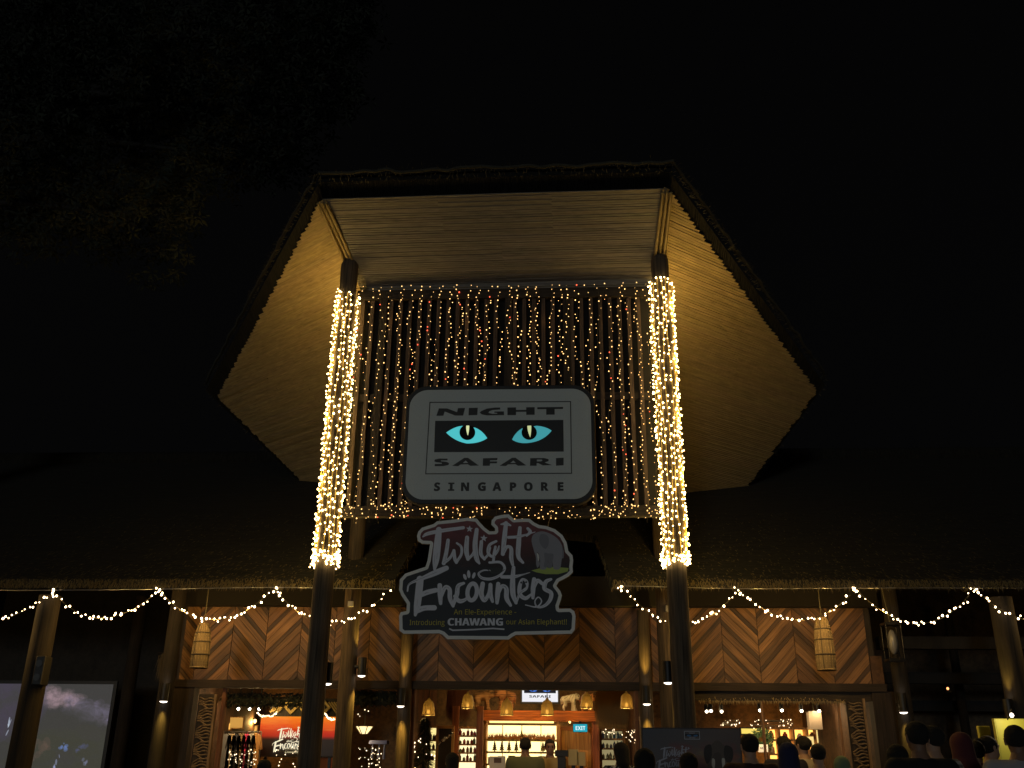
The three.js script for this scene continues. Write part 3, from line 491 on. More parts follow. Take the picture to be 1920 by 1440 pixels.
for (const [a, b] of [[1310, 1610]]) { // thatch trim under the right lintel
  const l = []; for (let i = 0; i < 900; i++) { const x = rnd(at(a, 1318, ZW).x, at(b, 1318, ZW).x), p = V(x, 2.19 + rnd(-0.02, 0.03), ZW + rnd(0, 0.06)); l.push([p, p.clone().add(V(rnd(-0.03, 0.03), -rnd(0.03, 0.07), rnd(0, 0.03))), 0.008]); }
  part(bld, 'straw_trim', blades(l), mat(0.4, 0.3, 0.14), 'stuff');
  part(bld, 'lintel', box(at(a - 20, 1318, ZW).x, at(b + 60, 1318, ZW).x, 2.17, 2.283, ZW - 0.06, ZW + 0.06, true), M.darkWood);
}
// carved and plaited panels framing the shop front
function plaited(px0, px1, label, name = 'plaited_panel') {
  const a = at(px0, 1400, ZW), b = at(px1, 1400, ZW), o = thing(name, label, 'wall panel', V((a.x + b.x) / 2, 0, ZW + 0.12));
  part(o, 'panel_board', box(a.x, b.x, 0, 2.2, ZW + 0.11, ZW + 0.13), M.darkWood);
  for (let y = 1.02; y < 2.15; y += 0.034) {
    const pts = [], w = b.x - a.x, s = Math.floor(y / 0.034) % 6; for (let i = 0; i <= 6; i++) pts.push(V(a.x + 0.02 + (w - 0.04) * i / 6, y + 0.012 * Math.sin(i * 1.2 + s) + (i - 3) * 0.004 * (s - 2.5), ZW + 0.14 + 0.012 * Math.sin(i * 3.14 + s)));
    part(o, 'plaited_cord', tube(pts, 0.011, 10, 4), mat(0.2, 0.14, 0.08));
  }
  part(o, 'panel_frame', box(b.x - 0.01, b.x + 0.02, 0, 2.2, ZW + 0.1, ZW + 0.16), wood(0.2, 0.13, 0.07));
}
plaited(368, 400, 'dark plaited cord panel beside the left shop window'); plaited(1590, 1622, 'plaited cord panel with scalloped edge right of the lit shelf shop');
// ---------------------------------------------------------------- posts under the roof
function post(x, z, h, r, label, m = M.post) {
  const o = thing('roof_post', label, 'post', V(x, 0, z)); const g = rod(V(x, 0, z), V(x, h, z), r * 1.06, r * 0.94, 18); part(o, 'shaft', g, m);
  part(o, 'collar', rod(V(x, 0.02, z), V(x, 0.12, z), r * 1.25, r * 1.2, 18), M.beam); return o;
}
post(-2.70, -12.35, 7.0, 0.105, 'round timber post standing just behind the left lit pillar'); post(1.335, -12.35, 7.0, 0.105, 'round timber post standing just behind the right lit pillar');
const wpL = at(757, 1340, -12.84), wpR = at(1213, 1340, -12.84);
post(wpL.x, wpL.z, 3.3, 0.085, 'slim post with a lit wall lamp left of the shop counter', M.post); post(wpR.x, wpR.z, 3.3, 0.085, 'slim post with a lit wall lamp right of the exit door', M.post);
post(-6.43, -11.75, 3.3, 0.14, 'thick dark post in front of the projection screen', M.darkPost); post(-5.12, -12.6, 3.6, 0.1, 'slender post with an amber glow beside the left end of the planks', M.darkPost);
post(4.27, -12.6, 3.6, 0.1, 'slender post beside the right end of the chevron planks', M.darkPost); post(5.29, -11.75, 3.3, 0.14, 'thick post at the right edge beside the yellow boards', M.darkPost);
post(at(240, 1300, -15).x, -15, 3.8, 0.1, 'dim far post right of the projection screen', M.darkPost); post(at(1800, 1300, -16).x, -16, 3.8, 0.07, 'dim far post behind the crowd on the right', M.darkPost);
// up-and-down wall lamps
function sconce(px, py, z, dx, dz, label, k = 1, both = true) {
  const c = at(px, py, z), o = thing('wall_lamp', label, 'wall lamp', c, 'cylinder lamps on the posts');
  part(o, 'lamp_body', rod(V(c.x, c.y - 0.11, c.z), V(c.x, c.y + 0.11, c.z), 0.052, 0.052, 18, true), new THREE.MeshStandardMaterial({ color: 0x0b0b0b, roughness: 0.5, side: THREE.DoubleSide }));
  part(o, 'bracket', rod(c, c.clone().add(V(dx, 0, dz)), 0.02, 0.028, 8), M.black);
  { const d = new THREE.SphereGeometry(0.048, 16, 8, 0, 6.2832, Math.PI / 2, Math.PI / 2); d.scale(1, 0.42, 1); d.translate(c.x, c.y - 0.108, c.z); part(o, 'lamp_lens', d, M.lens); }
  part(o, 'lamp_lens', rod(V(c.x, c.y + 0.085, c.z), V(c.x, c.y + 0.09, c.z), 0.046, 0.046, 16), M.lens);
  const aim = V(dx, 0, dz).multiplyScalar(0.55);
  spotAt(c.clone().add(V(0, -0.135, 0)), c.clone().add(V(0, -1, 0)).add(aim), [1, 0.6, 0.1], 5 * k, 0.5);
  if (both) spotAt(c.clone().add(V(0, 0.112, 0)), c.clone().add(V(0, 1, 0)).add(aim), [1, 0.6, 0.1], 4 * k, 0.5);
}
sconce(615, 1262, -10.6, -0.13, 0.05, 'black cylinder lamp on the inner side of the left lit pillar');
sconce(1252, 1260, -10.6, 0.14, 0.05, 'black cylinder lamp on the inner side of the right lit pillar');
sconce(679, 1250, -12.3, -0.12, -0.02, 'black cylinder lamp on the post behind the left pillar', 0.8);
sconce(752, 1307, -12.66, 0, -0.12, 'black cylinder lamp on the slim post left of the counter', 0.9);
sconce(1212, 1303, -12.66, 0, -0.12, 'black cylinder lamp on the slim post right of the exit door', 0.9);
sconce(309, 1298, -12.45, 0.0, -0.1, 'small cylinder lamp on the slender post near the projection screen', 0.6, false);
sconce(1692, 1318, -12.45, -0.02, -0.1, 'small cylinder lamp on the slender post right of the planks', 0.6, false);
sconce(1891, 1330, -11.65, 0.1, -0.03, 'cylinder lamp on the thick post above the yellow boards', 0.45);
// ---------------------------------------------------------------- festoon lights along the eaves
function garland(knots, label, breakAt) {
  const z = ZE + 0.05, pk = knots.map(([x, y]) => at(x, y, z)), o = thing('festoon_lights', label, 'string lights', pk[0], 'festoons along the eaves');
  part(o, 'support_wire', tube(pk.map((p) => p.clone().add(V(0, 0.01, 0))), 0.004, 60, 4), M.steel);
  for (let i = 0; i + 1 < pk.length; i++) {
    const a = pk[i], b = pk[i + 1], sag = knots[i][2], pts = [], pw = [];
    for (let t = 0; t <= 1; t += 0.05) pw.push(a.clone().lerp(b, t).add(V(0, -sag * 4 * t * (1 - t), 0)));
    const L = a.distanceTo(b) * 1.2;
    for (let s = 0; s < L; s += rnd(0.03, 0.075)) { const t = Math.min(1, s / L), p = a.clone().lerp(b, t).add(V(0, -sag * 4 * t * (1 - t), 0)); pts.push(p.add(V(rnd(-0.02, 0.02), rnd(-0.035, 0.025), rnd(-0.02, 0.02)))); }
    for (let j = 0; j < 3; j++) pts.push(a.clone().add(V(rnd(-0.05, 0.05), rnd(-0.06, 0.03), rnd(0, 0.03))));
    const w = part(o, 'swag_wire', tube(pw, 0.005, 30, 4), M.wire);
    part(w, 'bulb', bulbs(pts, 0.0105, 0.35), M.garlandBulb, 'stuff');
    for (const t of [0.2, 0.5, 0.8]) if ([-6.43, 5.29, 4.27].every((px) => Math.abs(a.x + (b.x - a.x) * t - px) > 0.45)) lampAt(a.clone().lerp(b, t).add(V(0, -sag * 4 * t * (1 - t) - 0.06, -0.03)), [1, 0.57, 0.15], Math.abs(a.x + (b.x - a.x) * t - X0) < 2.5 ? 0.05 : 0.85);  // extra unseen light under the outer swags, to brighten the planks
  }
}
garland([[-125, 1107, 0.37], [99, 1108, 0.335], [299, 1106, 0.37], [515, 1103, 0.4], [731, 1106, 0]], 'warm festoon swags under the thatch eave, left of the cutout sign');
garland([[1166, 1100, 0.42], [1384, 1105, 0.36], [1604, 1104, 0.4], [1826, 1104, 0.38], [2050, 1104, 0]], 'warm festoon swags under the thatch eave, right of the cutout sign');
// ---------------------------------------------------------------- hanging fish-trap baskets
function basket(px, py0, py1, label, r) {
  const z = -12.0, t = at(px, py0, z), b = at(px, py1, z), h = t.y - b.y, o = thing('hanging_basket', label, 'basket', V(t.x, b.y, z), 'long woven baskets by the fascia');
  const prof = []; for (let i = 0; i <= 24; i++) { const u = i / 24; prof.push(new THREE.Vector2(r * (0.98 + 0.05 * Math.sin(u * 6) - 0.42 * Math.pow(Math.max(0, u - 0.62) / 0.38, 2)), b.y + h * u)); }
  const g = new THREE.LatheGeometry(prof, 24); const uv = g.attributes.uv; for (let i = 0; i < uv.count; i++) uv.setXY(i, uv.getX(i) * 9, uv.getY(i) * 16); g.translate(t.x, 0, z); part(o, 'woven_body', g, new THREE.MeshStandardMaterial({ ...{ color: M.basket.color, map: weaveMap, bumpMap: weaveMap, bumpScale: 0.006, roughness: 0.9, side: THREE.DoubleSide } }));
  for (const u of [0.02, 0.3, 0.58, 0.8, 0.99]) { const k = Math.min(24, Math.round(u * 24)), c = new THREE.TorusGeometry(prof[k].x + 0.004, 0.009, 5, 26); c.rotateX(Math.PI / 2); c.translate(t.x, prof[k].y, z); part(o, 'hoop', c, u > 0.1 && u < 0.9 ? M.darkWood : M.cane); }
  for (let i = 0; i < 18; i++) { const a = i / 18 * 6.283, pts = prof.filter((_, k) => k % 4 === 0).map((p) => V(t.x + Math.cos(a) * (p.x + 0.004), p.y, z + Math.sin(a) * (p.x + 0.004))); part(o, 'rib', tube(pts, 0.0045, 12, 4), i % 6 ? M.cane : M.darkWood); }
  part(o, 'hanging_cord', rod(t, V(t.x, 3.6, z), 0.006, 0.006, 5), M.wire);
}
basket(383, 1170, 1252, 'long woven fish-trap basket hanging at the left end of the chevron planks', 0.1); basket(1540, 1160, 1256, 'long woven fish-trap basket hanging before the right chevron planks', 0.105);
// ---------------------------------------------------------------- fittings under the eaves
{
  const c = at(657, 1132, -12.2), o = thing('junction_box', 'small pale box on the post behind the left pillar', 'box', c); part(o, 'casing', box(c.x - 0.035, c.x + 0.035, c.y - 0.035, c.y + 0.035, c.z - 0.05, c.z, false, 0.006), mat(0.3, 0.3, 0.26)); part(o, 'conduit', rod(c.clone().add(V(0, 0.03, -0.03)), c.clone().add(V(0.01, 0.35, -0.03)), 0.006), M.black);
  const d = at(1254, 1141, -12.2), e = thing('junction_box', 'small grey box on the post behind the right pillar', 'box', d); part(e, 'casing', box(d.x - 0.04, d.x + 0.04, d.y - 0.04, d.y + 0.04, d.z - 0.05, d.z, false, 0.006), mat(0.22, 0.21, 0.17)); part(e, 'conduit', rod(d.clone().add(V(0, 0.03, -0.03)), d.clone().add(V(0, 0.3, -0.03)), 0.008), M.black);
  const s = at(79, 1258, -11.62), k = thing('loudspeaker', 'black box speaker on the thick post beside the projection screen', 'speaker', s); part(k, 'cabinet', box(s.x - 0.06, s.x + 0.06, s.y - 0.17, s.y + 0.17, s.z - 0.09, s.z + 0.09, false, 0.015), M.black);
  for (const dy of [-0.08, 0.08]) { const g = new THREE.CylinderGeometry(0.042, 0.03, 0.02, 18); g.rotateX(Math.PI / 2); g.translate(s.x, s.y + dy, s.z + 0.095); part(k, 'cone', g, mat(0.03, 0.03, 0.03, { roughness: 0.4 })); }
  part(k, 'bracket', box(s.x - 0.13, s.x - 0.06, s.y - 0.03, s.y + 0.03, s.z - 0.07, s.z), M.metal);
  const l = at(1674, 1204, -12.2), la = thing('hanging_lantern', 'dark glass lantern hanging below the festoon on the right', 'lantern', l);
  part(la, 'lantern_cage', box(l.x - 0.1, l.x + 0.1, l.y + 0.2, l.y + 0.23, l.z - 0.1, l.z + 0.1), M.metal); part(la, 'lantern_cage', box(l.x - 0.1, l.x + 0.1, l.y - 0.23, l.y - 0.2, l.z - 0.1, l.z + 0.1), M.metal);
  for (const [a, b] of [[-1, -1], [1, -1], [-1, 1], [1, 1]]) part(la, 'cage_bar', rod(l.clone().add(V(a * 0.09, -0.2, b * 0.09)), l.clone().add(V(a * 0.09, 0.2, b * 0.09)), 0.008, 0.008, 6), M.metal);
  { const g = new THREE.SphereGeometry(1, 20, 14); g.scale(0.055, 0.15, 0.055); g.translate(l.x, l.y, l.z); part(la, 'frosted_globe', g, mat(0.1, 0.105, 0.12, { roughness: 0.3 })); }
  part(la, 'hanging_cord', rod(l.clone().add(V(0, 0.22, 0)), V(l.x - 0.05, 3.5, l.z), 0.008, 0.008, 5), M.wire);
  // dim roof timbers of the open hall on the right
  const hall = thing('roof_truss', 'dim timber beams crossing the dark open hall on the right', 'beam', V(6, 2.5, -15));
  for (const [y, z] of [[2.95, -13.4], [2.62, -15], [2.3, -16.4]]) part(hall, 'beam', box(4.3, 9.3, y - 0.08, y + 0.08, z - 0.08, z + 0.08), wood(0.006, 0.005, 0.004));
}
// projection screen on the left
{
  const a = at(212, 1283, -15), x0 = -9.6, y0 = 0.7, W = 1024, H = 720;
  const tex = canvasTex(W, H, (c) => {
    const px = (x) => (at(x, 1360, -15).x - x0) / (a.x - x0) * W, py = (y) => (1 - (at(100, y, -15).y - y0) / (a.y - y0)) * H;
    c.fillStyle = '#3e3d3c'; c.fillRect(0, 0, W, H);
    const blob = (x, y, rx, ry, col, n = 30) => { for (let i = 0; i < n; i++) { c.fillStyle = col; c.beginPath(); c.ellipse(px(x) + rnd(-rx, rx) * 2.6, py(y) + rnd(-ry, ry) * 2.6, rx * rnd(0.5, 1.5), ry * rnd(0.5, 1.5), rnd(-0.4, 0.4), 0, 7); c.fill(); } };
    for (let i = 0; i < 60; i++) { const t = i / 60, x = 60 + t * 145, y = 1300 + 48 * Math.pow(t, 1.15); blob(x, y, 26, 18, i < 28 ? 'rgba(185,150,160,0.10)' : 'rgba(135,130,165,0.09)', 5); }
    blob(95, 1370, 120, 60, 'rgba(62,60,58,0.25)', 50); blob(20, 1320, 60, 70, 'rgba(70,64,78,0.2)', 40); blob(150, 1420, 120, 50, 'rgba(66,66,52,0.25)', 40);
    blob(80, 1408, 22, 22, 'rgba(100,82,70,0.3)', 12); blob(126, 1400, 9, 8, 'rgba(100,125,185,0.5)', 8); blob(116, 1428, 5, 14, 'rgba(150,160,200,0.5)', 5); blob(15, 1360, 4, 20, 'rgba(200,215,235,0.5)', 6); blob(160, 1404, 12, 10, 'rgba(80,84,120,0.4)', 8); blob(170, 1432, 6, 10, 'rgba(120,128,160,0.4)', 6);
    for (let i = 0; i < 9000; i++) { c.fillStyle = `rgba(${rnd() < 0.5 ? '0,0,0' : '190,190,190'},0.05)`; c.fillRect(rnd(0, W), rnd(0, H), 3, 3); }
  });
  const o = thing('projection_screen', 'large dim projection screen showing a purple cloudy scene at far left', 'screen', V((x0 + a.x) / 2, y0, -15));
  part(o, 'screen_frame', box(x0 - 0.05, a.x + 0.05, y0 - 0.05, a.y + 0.05, -15.08, -15.03), M.black);
  const m = new THREE.MeshStandardMaterial({ color: 0x080808, roughness: 0.7, emissiveMap: tex, emissive: 0xffffff, emissiveIntensity: 0.95 });
  const g = faceUV(new THREE.PlaneGeometry(a.x - x0, a.y - y0).translate((a.x + x0) / 2, (a.y + y0) / 2, 0), x0, y0, a.x - x0, a.y - y0); g.translate(0, 0, -15.02); part(o, 'screen_image', g, m);
}
// ---------------------------------------------------------------- smooth bodies from distance fields
function surface(f, lo, hi, cell) {
  const nx = Math.ceil((hi[0] - lo[0]) / cell) + 1, ny = Math.ceil((hi[1] - lo[1]) / cell) + 1, nz = Math.ceil((hi[2] - lo[2]) / cell) + 1;
  const F = new Float32Array(nx * ny * nz), id = (i, j, k) => (k * ny + j) * nx + i;
  for (let k = 0; k < nz; k++) for (let j = 0; j < ny; j++) for (let i = 0; i < nx; i++) F[id(i, j, k)] = f(lo[0] + i * cell, lo[1] + j * cell, lo[2] + k * cell);
  const vid = new Int32Array(nx * ny * nz).fill(-1), pos = [], idx = [];
  const E = [[0, 1], [0, 2], [0, 4], [1, 3], [1, 5], [2, 3], [2, 6], [3, 7], [4, 5], [4, 6], [5, 7], [6, 7]];
  for (let k = 0; k < nz - 1; k++) for (let j = 0; j < ny - 1; j++) for (let i = 0; i < nx - 1; i++) {
    const v = []; let m = 0; for (let c = 0; c < 8; c++) { v[c] = F[id(i + (c & 1), j + ((c >> 1) & 1), k + (c >> 2))]; if (v[c] < 0) m |= 1 << c; }
    if (m === 0 || m === 255) continue;
    let x = 0, y = 0, z = 0, n = 0;
    for (const [a, b] of E) { if ((v[a] < 0) === (v[b] < 0)) continue; const t = v[a] / (v[a] - v[b]); x += (a & 1) + ((b & 1) - (a & 1)) * t; y += ((a >> 1) & 1) + (((b >> 1) & 1) - ((a >> 1) & 1)) * t; z += (a >> 2) + ((b >> 2) - (a >> 2)) * t; n++; }
    vid[id(i, j, k)] = pos.length / 3; pos.push(lo[0] + (i + x / n) * cell, lo[1] + (j + y / n) * cell, lo[2] + (k + z / n) * cell);
  }
  const quad = (a, b, c, d, flip) => { if (a < 0 || b < 0 || c < 0 || d < 0) return; flip ? idx.push(a, c, b, a, d, c) : idx.push(a, b, c, a, c, d); };
  for (let k = 1; k < nz - 1; k++) for (let j = 1; j < ny - 1; j++) for (let i = 1; i < nx - 1; i++) {
    const a = F[id(i, j, k)] < 0;
    if (a !== F[id(i + 1, j, k)] < 0) quad(vid[id(i, j - 1, k - 1)], vid[id(i, j, k - 1)], vid[id(i, j, k)], vid[id(i, j - 1, k)], !a);
    if (a !== F[id(i, j + 1, k)] < 0) quad(vid[id(i - 1, j, k - 1)], vid[id(i - 1, j, k)], vid[id(i, j, k)], vid[id(i, j, k - 1)], !a);
    if (a !== F[id(i, j, k + 1)] < 0) quad(vid[id(i - 1, j - 1, k)], vid[id(i, j - 1, k)], vid[id(i, j, k)], vid[id(i - 1, j, k)], !a);
  }
  const g = new THREE.BufferGeometry(); g.setAttribute('position', new THREE.Float32BufferAttribute(pos, 3)); g.setIndex(idx); g.computeVertexNormals();
  g.setAttribute('uv', new THREE.Float32BufferAttribute(new Float32Array(pos.length / 3 * 2).map((_, i) => i % 2 ? pos[(i >> 1) * 3 + 1] : pos[(i >> 1) * 3] + pos[(i >> 1) * 3 + 2]), 2)); return g;
}
// distance to a tapered capsule; c = [ax, ay, az, ra, bx, by, bz, rb]
const cap = (x, y, z, c) => { const dx = c[4] - c[0], dy = c[5] - c[1], dz = c[6] - c[2], px = x - c[0], py = y - c[1], pz = z - c[2]; let t = (px * dx + py * dy + pz * dz) / (dx * dx + dy * dy + dz * dz + 1e-9); t = t < 0 ? 0 : t > 1 ? 1 : t; return Math.hypot(px - dx * t, py - dy * t, pz - dz * t) - (c[3] + (c[7] - c[3]) * t); };
const ell = (x, y, z, e) => { const a = (x - e[0]) / e[3], b = (y - e[1]) / e[4], c = (z - e[2]) / e[5]; return (Math.hypot(a, b, c) - 1) * Math.min(e[3], e[4], e[5]); };
const smin = (a, b, k) => { const h = Math.max(k - Math.abs(a - b), 0) / k; return Math.min(a, b) - h * h * k * 0.25; };
function field(caps, ells = [], k = 0.04, grow = 0) { return (x, y, z) => { let d = 9; for (const c of caps) d = smin(d, cap(x, y, z, c), k); for (const e of ells) d = smin(d, ell(x, y, z, e), k); return d - grow; }; }
// one hand of palm, four fingers and a thumb, hanging down from the wrist at the origin
const handGeo = surface((() => {
  const caps = [[-0.02, -0.03, 0, 0.017, -0.024, -0.085, 0.004, 0.014], [0.02, -0.03, 0, 0.017, 0.024, -0.085, 0.004, 0.014], [0, -0.0, 0, 0.023, 0, -0.085, 0.002, 0.016]];
  [[-0.03, 0.062], [-0.01, 0.075], [0.01, 0.07], [0.029, 0.054]].forEach(([x, l]) => { caps.push([x, -0.085, 0.002, 0.0095, x * 1.1, -0.085 - l * 0.5, 0.008, 0.0088], [x * 1.1, -0.085 - l * 0.5, 0.008, 0.0088, x * 1.05, -0.085 - l, 0.026, 0.0075]); });
  caps.push([-0.026, -0.03, 0.004, 0.014, -0.052, -0.062, 0.016, 0.011], [-0.052, -0.062, 0.016, 0.0105, -0.05, -0.092, 0.028, 0.0088]);
  return field(caps, [], 0.008);
})(), [-0.075, -0.17, -0.035], [0.05, 0.03, 0.05], 0.004);
// head, chin at y = 0, crown at y = 0.225, face towards +z
const headGeo = surface(field([[0, -0.02, -0.015, 0.052, 0, 0.05, -0.01, 0.05], [0, 0.03, 0.05, 0.022, 0, 0.055, 0.04, 0.03], [0, 0.082, 0.085, 0.014, 0, 0.122, 0.078, 0.009], [-0.078, 0.085, -0.005, 0.008, -0.08, 0.128, -0.012, 0.011], [0.078, 0.085, -0.005, 0.008, 0.08, 0.128, -0.012, 0.011], [-0.03, 0.14, 0.078, 0.01, 0.03, 0.14, 0.078, 0.01], [-0.02, 0.058, 0.076, 0.007, 0.02, 0.058, 0.076, 0.007]], [[0, 0.145, -0.012, 0.074, 0.08, 0.094], [0, 0.085, 0.018, 0.06, 0.08, 0.07]], 0.022), [-0.11, -0.08, -0.13], [0.11, 0.25, 0.13], 0.007);
const skinTones = [[0.3, 0.17, 0.11], [0.36, 0.22, 0.15], [0.2, 0.11, 0.07]].map((c) => mat(...c, { roughness: 0.6 }));
const hairMat = mat(0.01, 0.009, 0.008, { roughness: 0.95 });
// person standing at pos; h = height, turn = facing (0 looks at the camera side, +z)
function person(pos, h, turn, label, o = {}) {
  const p = thing('person', label, 'person', pos), s = h / 1.72, sh = o.slim ? 0.175 : 0.205, skin = skinTones[o.skin ?? 1];
  const lean = o.lean ?? 0, bend = o.bend ?? [0.1, 0.1];
  const arm = (m) => { const b = bend[m < 0 ? 0 : 1], ex = m * (sh + 0.05), ey = 1.13, ez = -0.02 + lean * 0.4, wx = m * (sh + 0.03 - b * 0.16), wy = ey - 0.25 * Math.cos(b * 1.6), wz = ez + 0.25 * Math.sin(b * 1.6); return [[m * sh, 1.4, lean, 0.058, ex, ey, ez, 0.043], [ex, ey, ez, 0.041, wx, wy, wz, 0.028]]; };
  const aL = arm(-1), aR = arm(1);
  const torso = [[-0.1, 1.3, lean, 0.115, 0.1, 1.3, lean, 0.115], [0, 1.2, 0, 0.14, 0, 1.0, 0, 0.125], [-0.07, 0.95, 0, 0.115, 0.07, 0.95, 0, 0.115], [-sh + 0.02, 1.4, lean - 0.01, 0.06, sh - 0.02, 1.4, lean - 0.01, 0.06], [0, 1.4, lean - 0.01, 0.075, 0, 1.46, lean - 0.005, 0.056]];
  const legs = [-1, 1].flatMap((m) => [[m * 0.09, 0.92, 0, 0.095, m * 0.1, 0.5, 0.01, 0.06], [m * 0.1, 0.5, 0.01, 0.058, m * 0.11, 0.09, -0.02, 0.04], [m * 0.11, 0.05, -0.03, 0.042, m * 0.125, 0.035, 0.14, 0.034]]);
  const neck = [[0, 1.42, lean - 0.01, 0.054, 0, 1.54, lean + 0.005, 0.05]];
  const fin = (g) => { g.scale(s, s, s); g.rotateY(turn); g.translate(pos.x, pos.y, pos.z); return g; };
  const R = [[-0.42, 0, -0.24], [0.42, 1.62, 0.36]];
  const headAt = (g) => { g.rotateX(o.nod ?? 0); g.rotateY(o.look ?? 0); g.translate(0, 1.5, lean + 0.012); return g; };
  const hands = [[aL[1], -1], [aR[1], 1]].map(([a, m]) => { const g = handGeo.clone(); if (m > 0) { g.scale(-1, 1, 1); g.setIndex([...g.index.array].reverse()); g.computeVertexNormals(); } const d = V(a[4] - a[0], a[5] - a[1], a[6] - a[2]).normalize(); g.applyQuaternion(new THREE.Quaternion().setFromUnitVectors(V(0, -1, 0), d)); g.translate(a[4], a[5], a[6]); return g; });
  part(p, 'body', fin(merge([surface(field([...torso, ...legs, ...neck, ...aL, ...aR], [], 0.05), ...R, 0.026), headAt(headGeo.clone()), ...hands])), skin);
  const top = field([...torso, aL[0], aR[0], ...(o.long ? [aL[1], aR[1]] : [])], [], 0.05, 0.014), sleeve = o.long ? 0.02 : 0;
  part(p, 'shirt', fin(surface((x, y, z) => { let d = top(x, y, z) + 0.004 * Math.sin(x * 31 + y * 17) * Math.sin(z * 27 + y * 9); d = Math.max(d, 0.9 - y, y - 1.475 + 0.25 * Math.abs(x) * 0); if (!o.long) d = Math.max(d, Math.abs(x) > sh - 0.02 ? 1.19 - y : -9); return d; }, ...R, 0.022)), o.shirt ?? mat(0.02, 0.02, 0.025, { roughness: 0.9 }));
  const tr = field([...legs.filter((_, i) => i % 3 < 2), torso[2]], [], 0.05, 0.014); part(p, 'trousers', fin(surface((x, y, z) => Math.max(tr(x, y, z), y - 0.98, 0.1 - y), ...R, 0.03)), o.legs ?? mat(0.02, 0.022, 0.03, { roughness: 0.9 }));
  const len = o.hair ?? 0, ph = o.bun ? 1 : 0;
  const hf = (x, y, z) => {
    let d = ell(x, y, z, [0, 0.146, -0.018, 0.083, 0.089, 0.102]);
    d = Math.max(d, 0.012 - y + (z > -0.02 ? 0.055 + (z + 0.02) * 1.1 : 0), z > 0.04 && y < 0.17 ? z - 0.05 : -9);
    if (len) d = smin(d, Math.max(cap(x, y, z, [0, 0.13, -0.05, 0.085, 0, 0.13 - len, -0.07, 0.08]), z - 0.02), 0.03);
    if (ph) d = smin(d, ell(x, y, z, [0, 0.17, -0.125, 0.045, 0.045, 0.045]), 0.02);
    return d + 0.0035 * Math.sin(x * 90 + 7 * Math.sin(y * 40)) * Math.sin(z * 70 + y * 60);
  };
  if (o.scarf) { const sf = field([[0, 0.02, -0.03, 0.1, 0, -0.12, -0.03, 0.16]], [[0, 0.14, -0.015, 0.092, 0.1, 0.112]], 0.06); part(p, 'headscarf', fin(headAt(surface((x, y, z) => { const d = sf(x, y, z); return Math.max(d, z > 0.03 ? 0.062 - Math.hypot(x * 1.15, (y - 0.1) * 0.8) : -9, -0.2 - y); }, [-0.2, -0.24, -0.22], [0.2, 0.27, 0.16], 0.012))), o.scarf); }
  else part(p, 'hair', fin(headAt(surface(hf, [-0.13, -0.1 - len - 0.05, -0.2], [0.13, 0.28, 0.13], 0.009))), hairMat);
  if (o.face) for (const m of [-1, 1]) { const g = new THREE.SphereGeometry(0.011, 8, 6); g.translate(m * 0.031, 0.118, 0.082); part(p, 'eye', fin(headAt(g)), mat(0.03, 0.02, 0.015, { roughness: 0.2 })); }
  return p;
}
const cloth = (r, g, b) => mat(r, g, b, { roughness: 0.95 });
const stripeTex = dataTex(64, 64, (u, v) => (Math.floor(v * 16) % 2 ? 0.75 : 0.2)); stripeTex.repeat.set(3, 2.4);
const branchTex = dataTex(256, 256, (u, v) => { const a = Math.abs(vnoise(u * 14, v * 14, 61, 14, 14) - 0.5), b = Math.abs(vnoise(u * 22, v * 22, 62, 22, 22) - 0.5); return a < 0.035 || b < 0.025 ? 0.9 : 0.03; }); branchTex.repeat.set(1.6, 1.6);
// someone whose head top is seen at (px, py) at depth z
function crowd(px, py, z, turn, label, o = {}) { const p = at(px, py, z); return person(V(p.x, 0, z), p.y - 0.01, turn, label, o); }
const BACK = Math.PI;
crowd(985, 1383, -14.7, BACK + 0.1, 'customer in an olive green shirt standing at the lit counter, back turned', { shirt: cloth(0.13, 0.14, 0.07), skin: 2 });
crowd(1031, 1386, -15.25, 0.1, 'staff member in a tan shirt behind the counter facing out', { shirt: cloth(0.4, 0.3, 0.13), face: true, skin: 0, slim: true });
crowd(1208, 1403, -7.6, BACK - 0.2, 'person with long dark hair left of the banner', { hair: 0.2, slim: true });
crowd(1163, 1392, -11.4, BACK + 0.4, 'person in a black top with white branch pattern near the exit door', { shirt: mat(0.8, 0.8, 0.85, { map: branchTex, roughness: 0.9 }), slim: true, long: true, hair: 0.12 });
crowd(1290, 1411, -8.2, BACK + 0.1, 'person with short dark hair in front of the banner', { shirt: cloth(0.12, 0.1, 0.09), skin: 2 });
crowd(1404, 1376, -9.3, BACK + 0.15, 'dark-haired person standing just right of the banner', { shirt: cloth(0.03, 0.012, 0.012) });
crowd(1468, 1380, -12.1, BACK + 0.3, 'person with short black hair at the right shop front', { shirt: cloth(0.015, 0.015, 0.03) });
crowd(1476, 1393, -8.8, BACK - 0.1, 'person in a navy blue headscarf before the right shop', { scarf: cloth(0.015, 0.018, 0.06), shirt: cloth(0.015, 0.018, 0.05), slim: true, long: true });
crowd(1504, 1380, -12.3, BACK + 0.6, 'person in a pale shirt looking into the shelf shop', { shirt: cloth(0.4, 0.36, 0.3) });
crowd(1532, 1395, -10.6, BACK, 'person in black beside the right shop window', { shirt: cloth(0.012, 0.012, 0.014) });
crowd(1577, 1418, -10.2, BACK - 0.3, 'person in a pale green headscarf near the plaited panel', { scarf: cloth(0.12, 0.18, 0.11), shirt: cloth(0.15, 0.2, 0.14), slim: true, long: true });
crowd(1716, 1353, -7.7, BACK + 0.12, 'tall person in black in the right foreground crowd', { shirt: cloth(0.01, 0.01, 0.012), skin: 2 });
crowd(1744, 1361, -8.6, BACK + 0.5, 'person in a fine striped shirt beside the tall person in black', { shirt: mat(0.55, 0.55, 0.55, { map: stripeTex, roughness: 0.9 }), skin: 1, look: 0.3 });
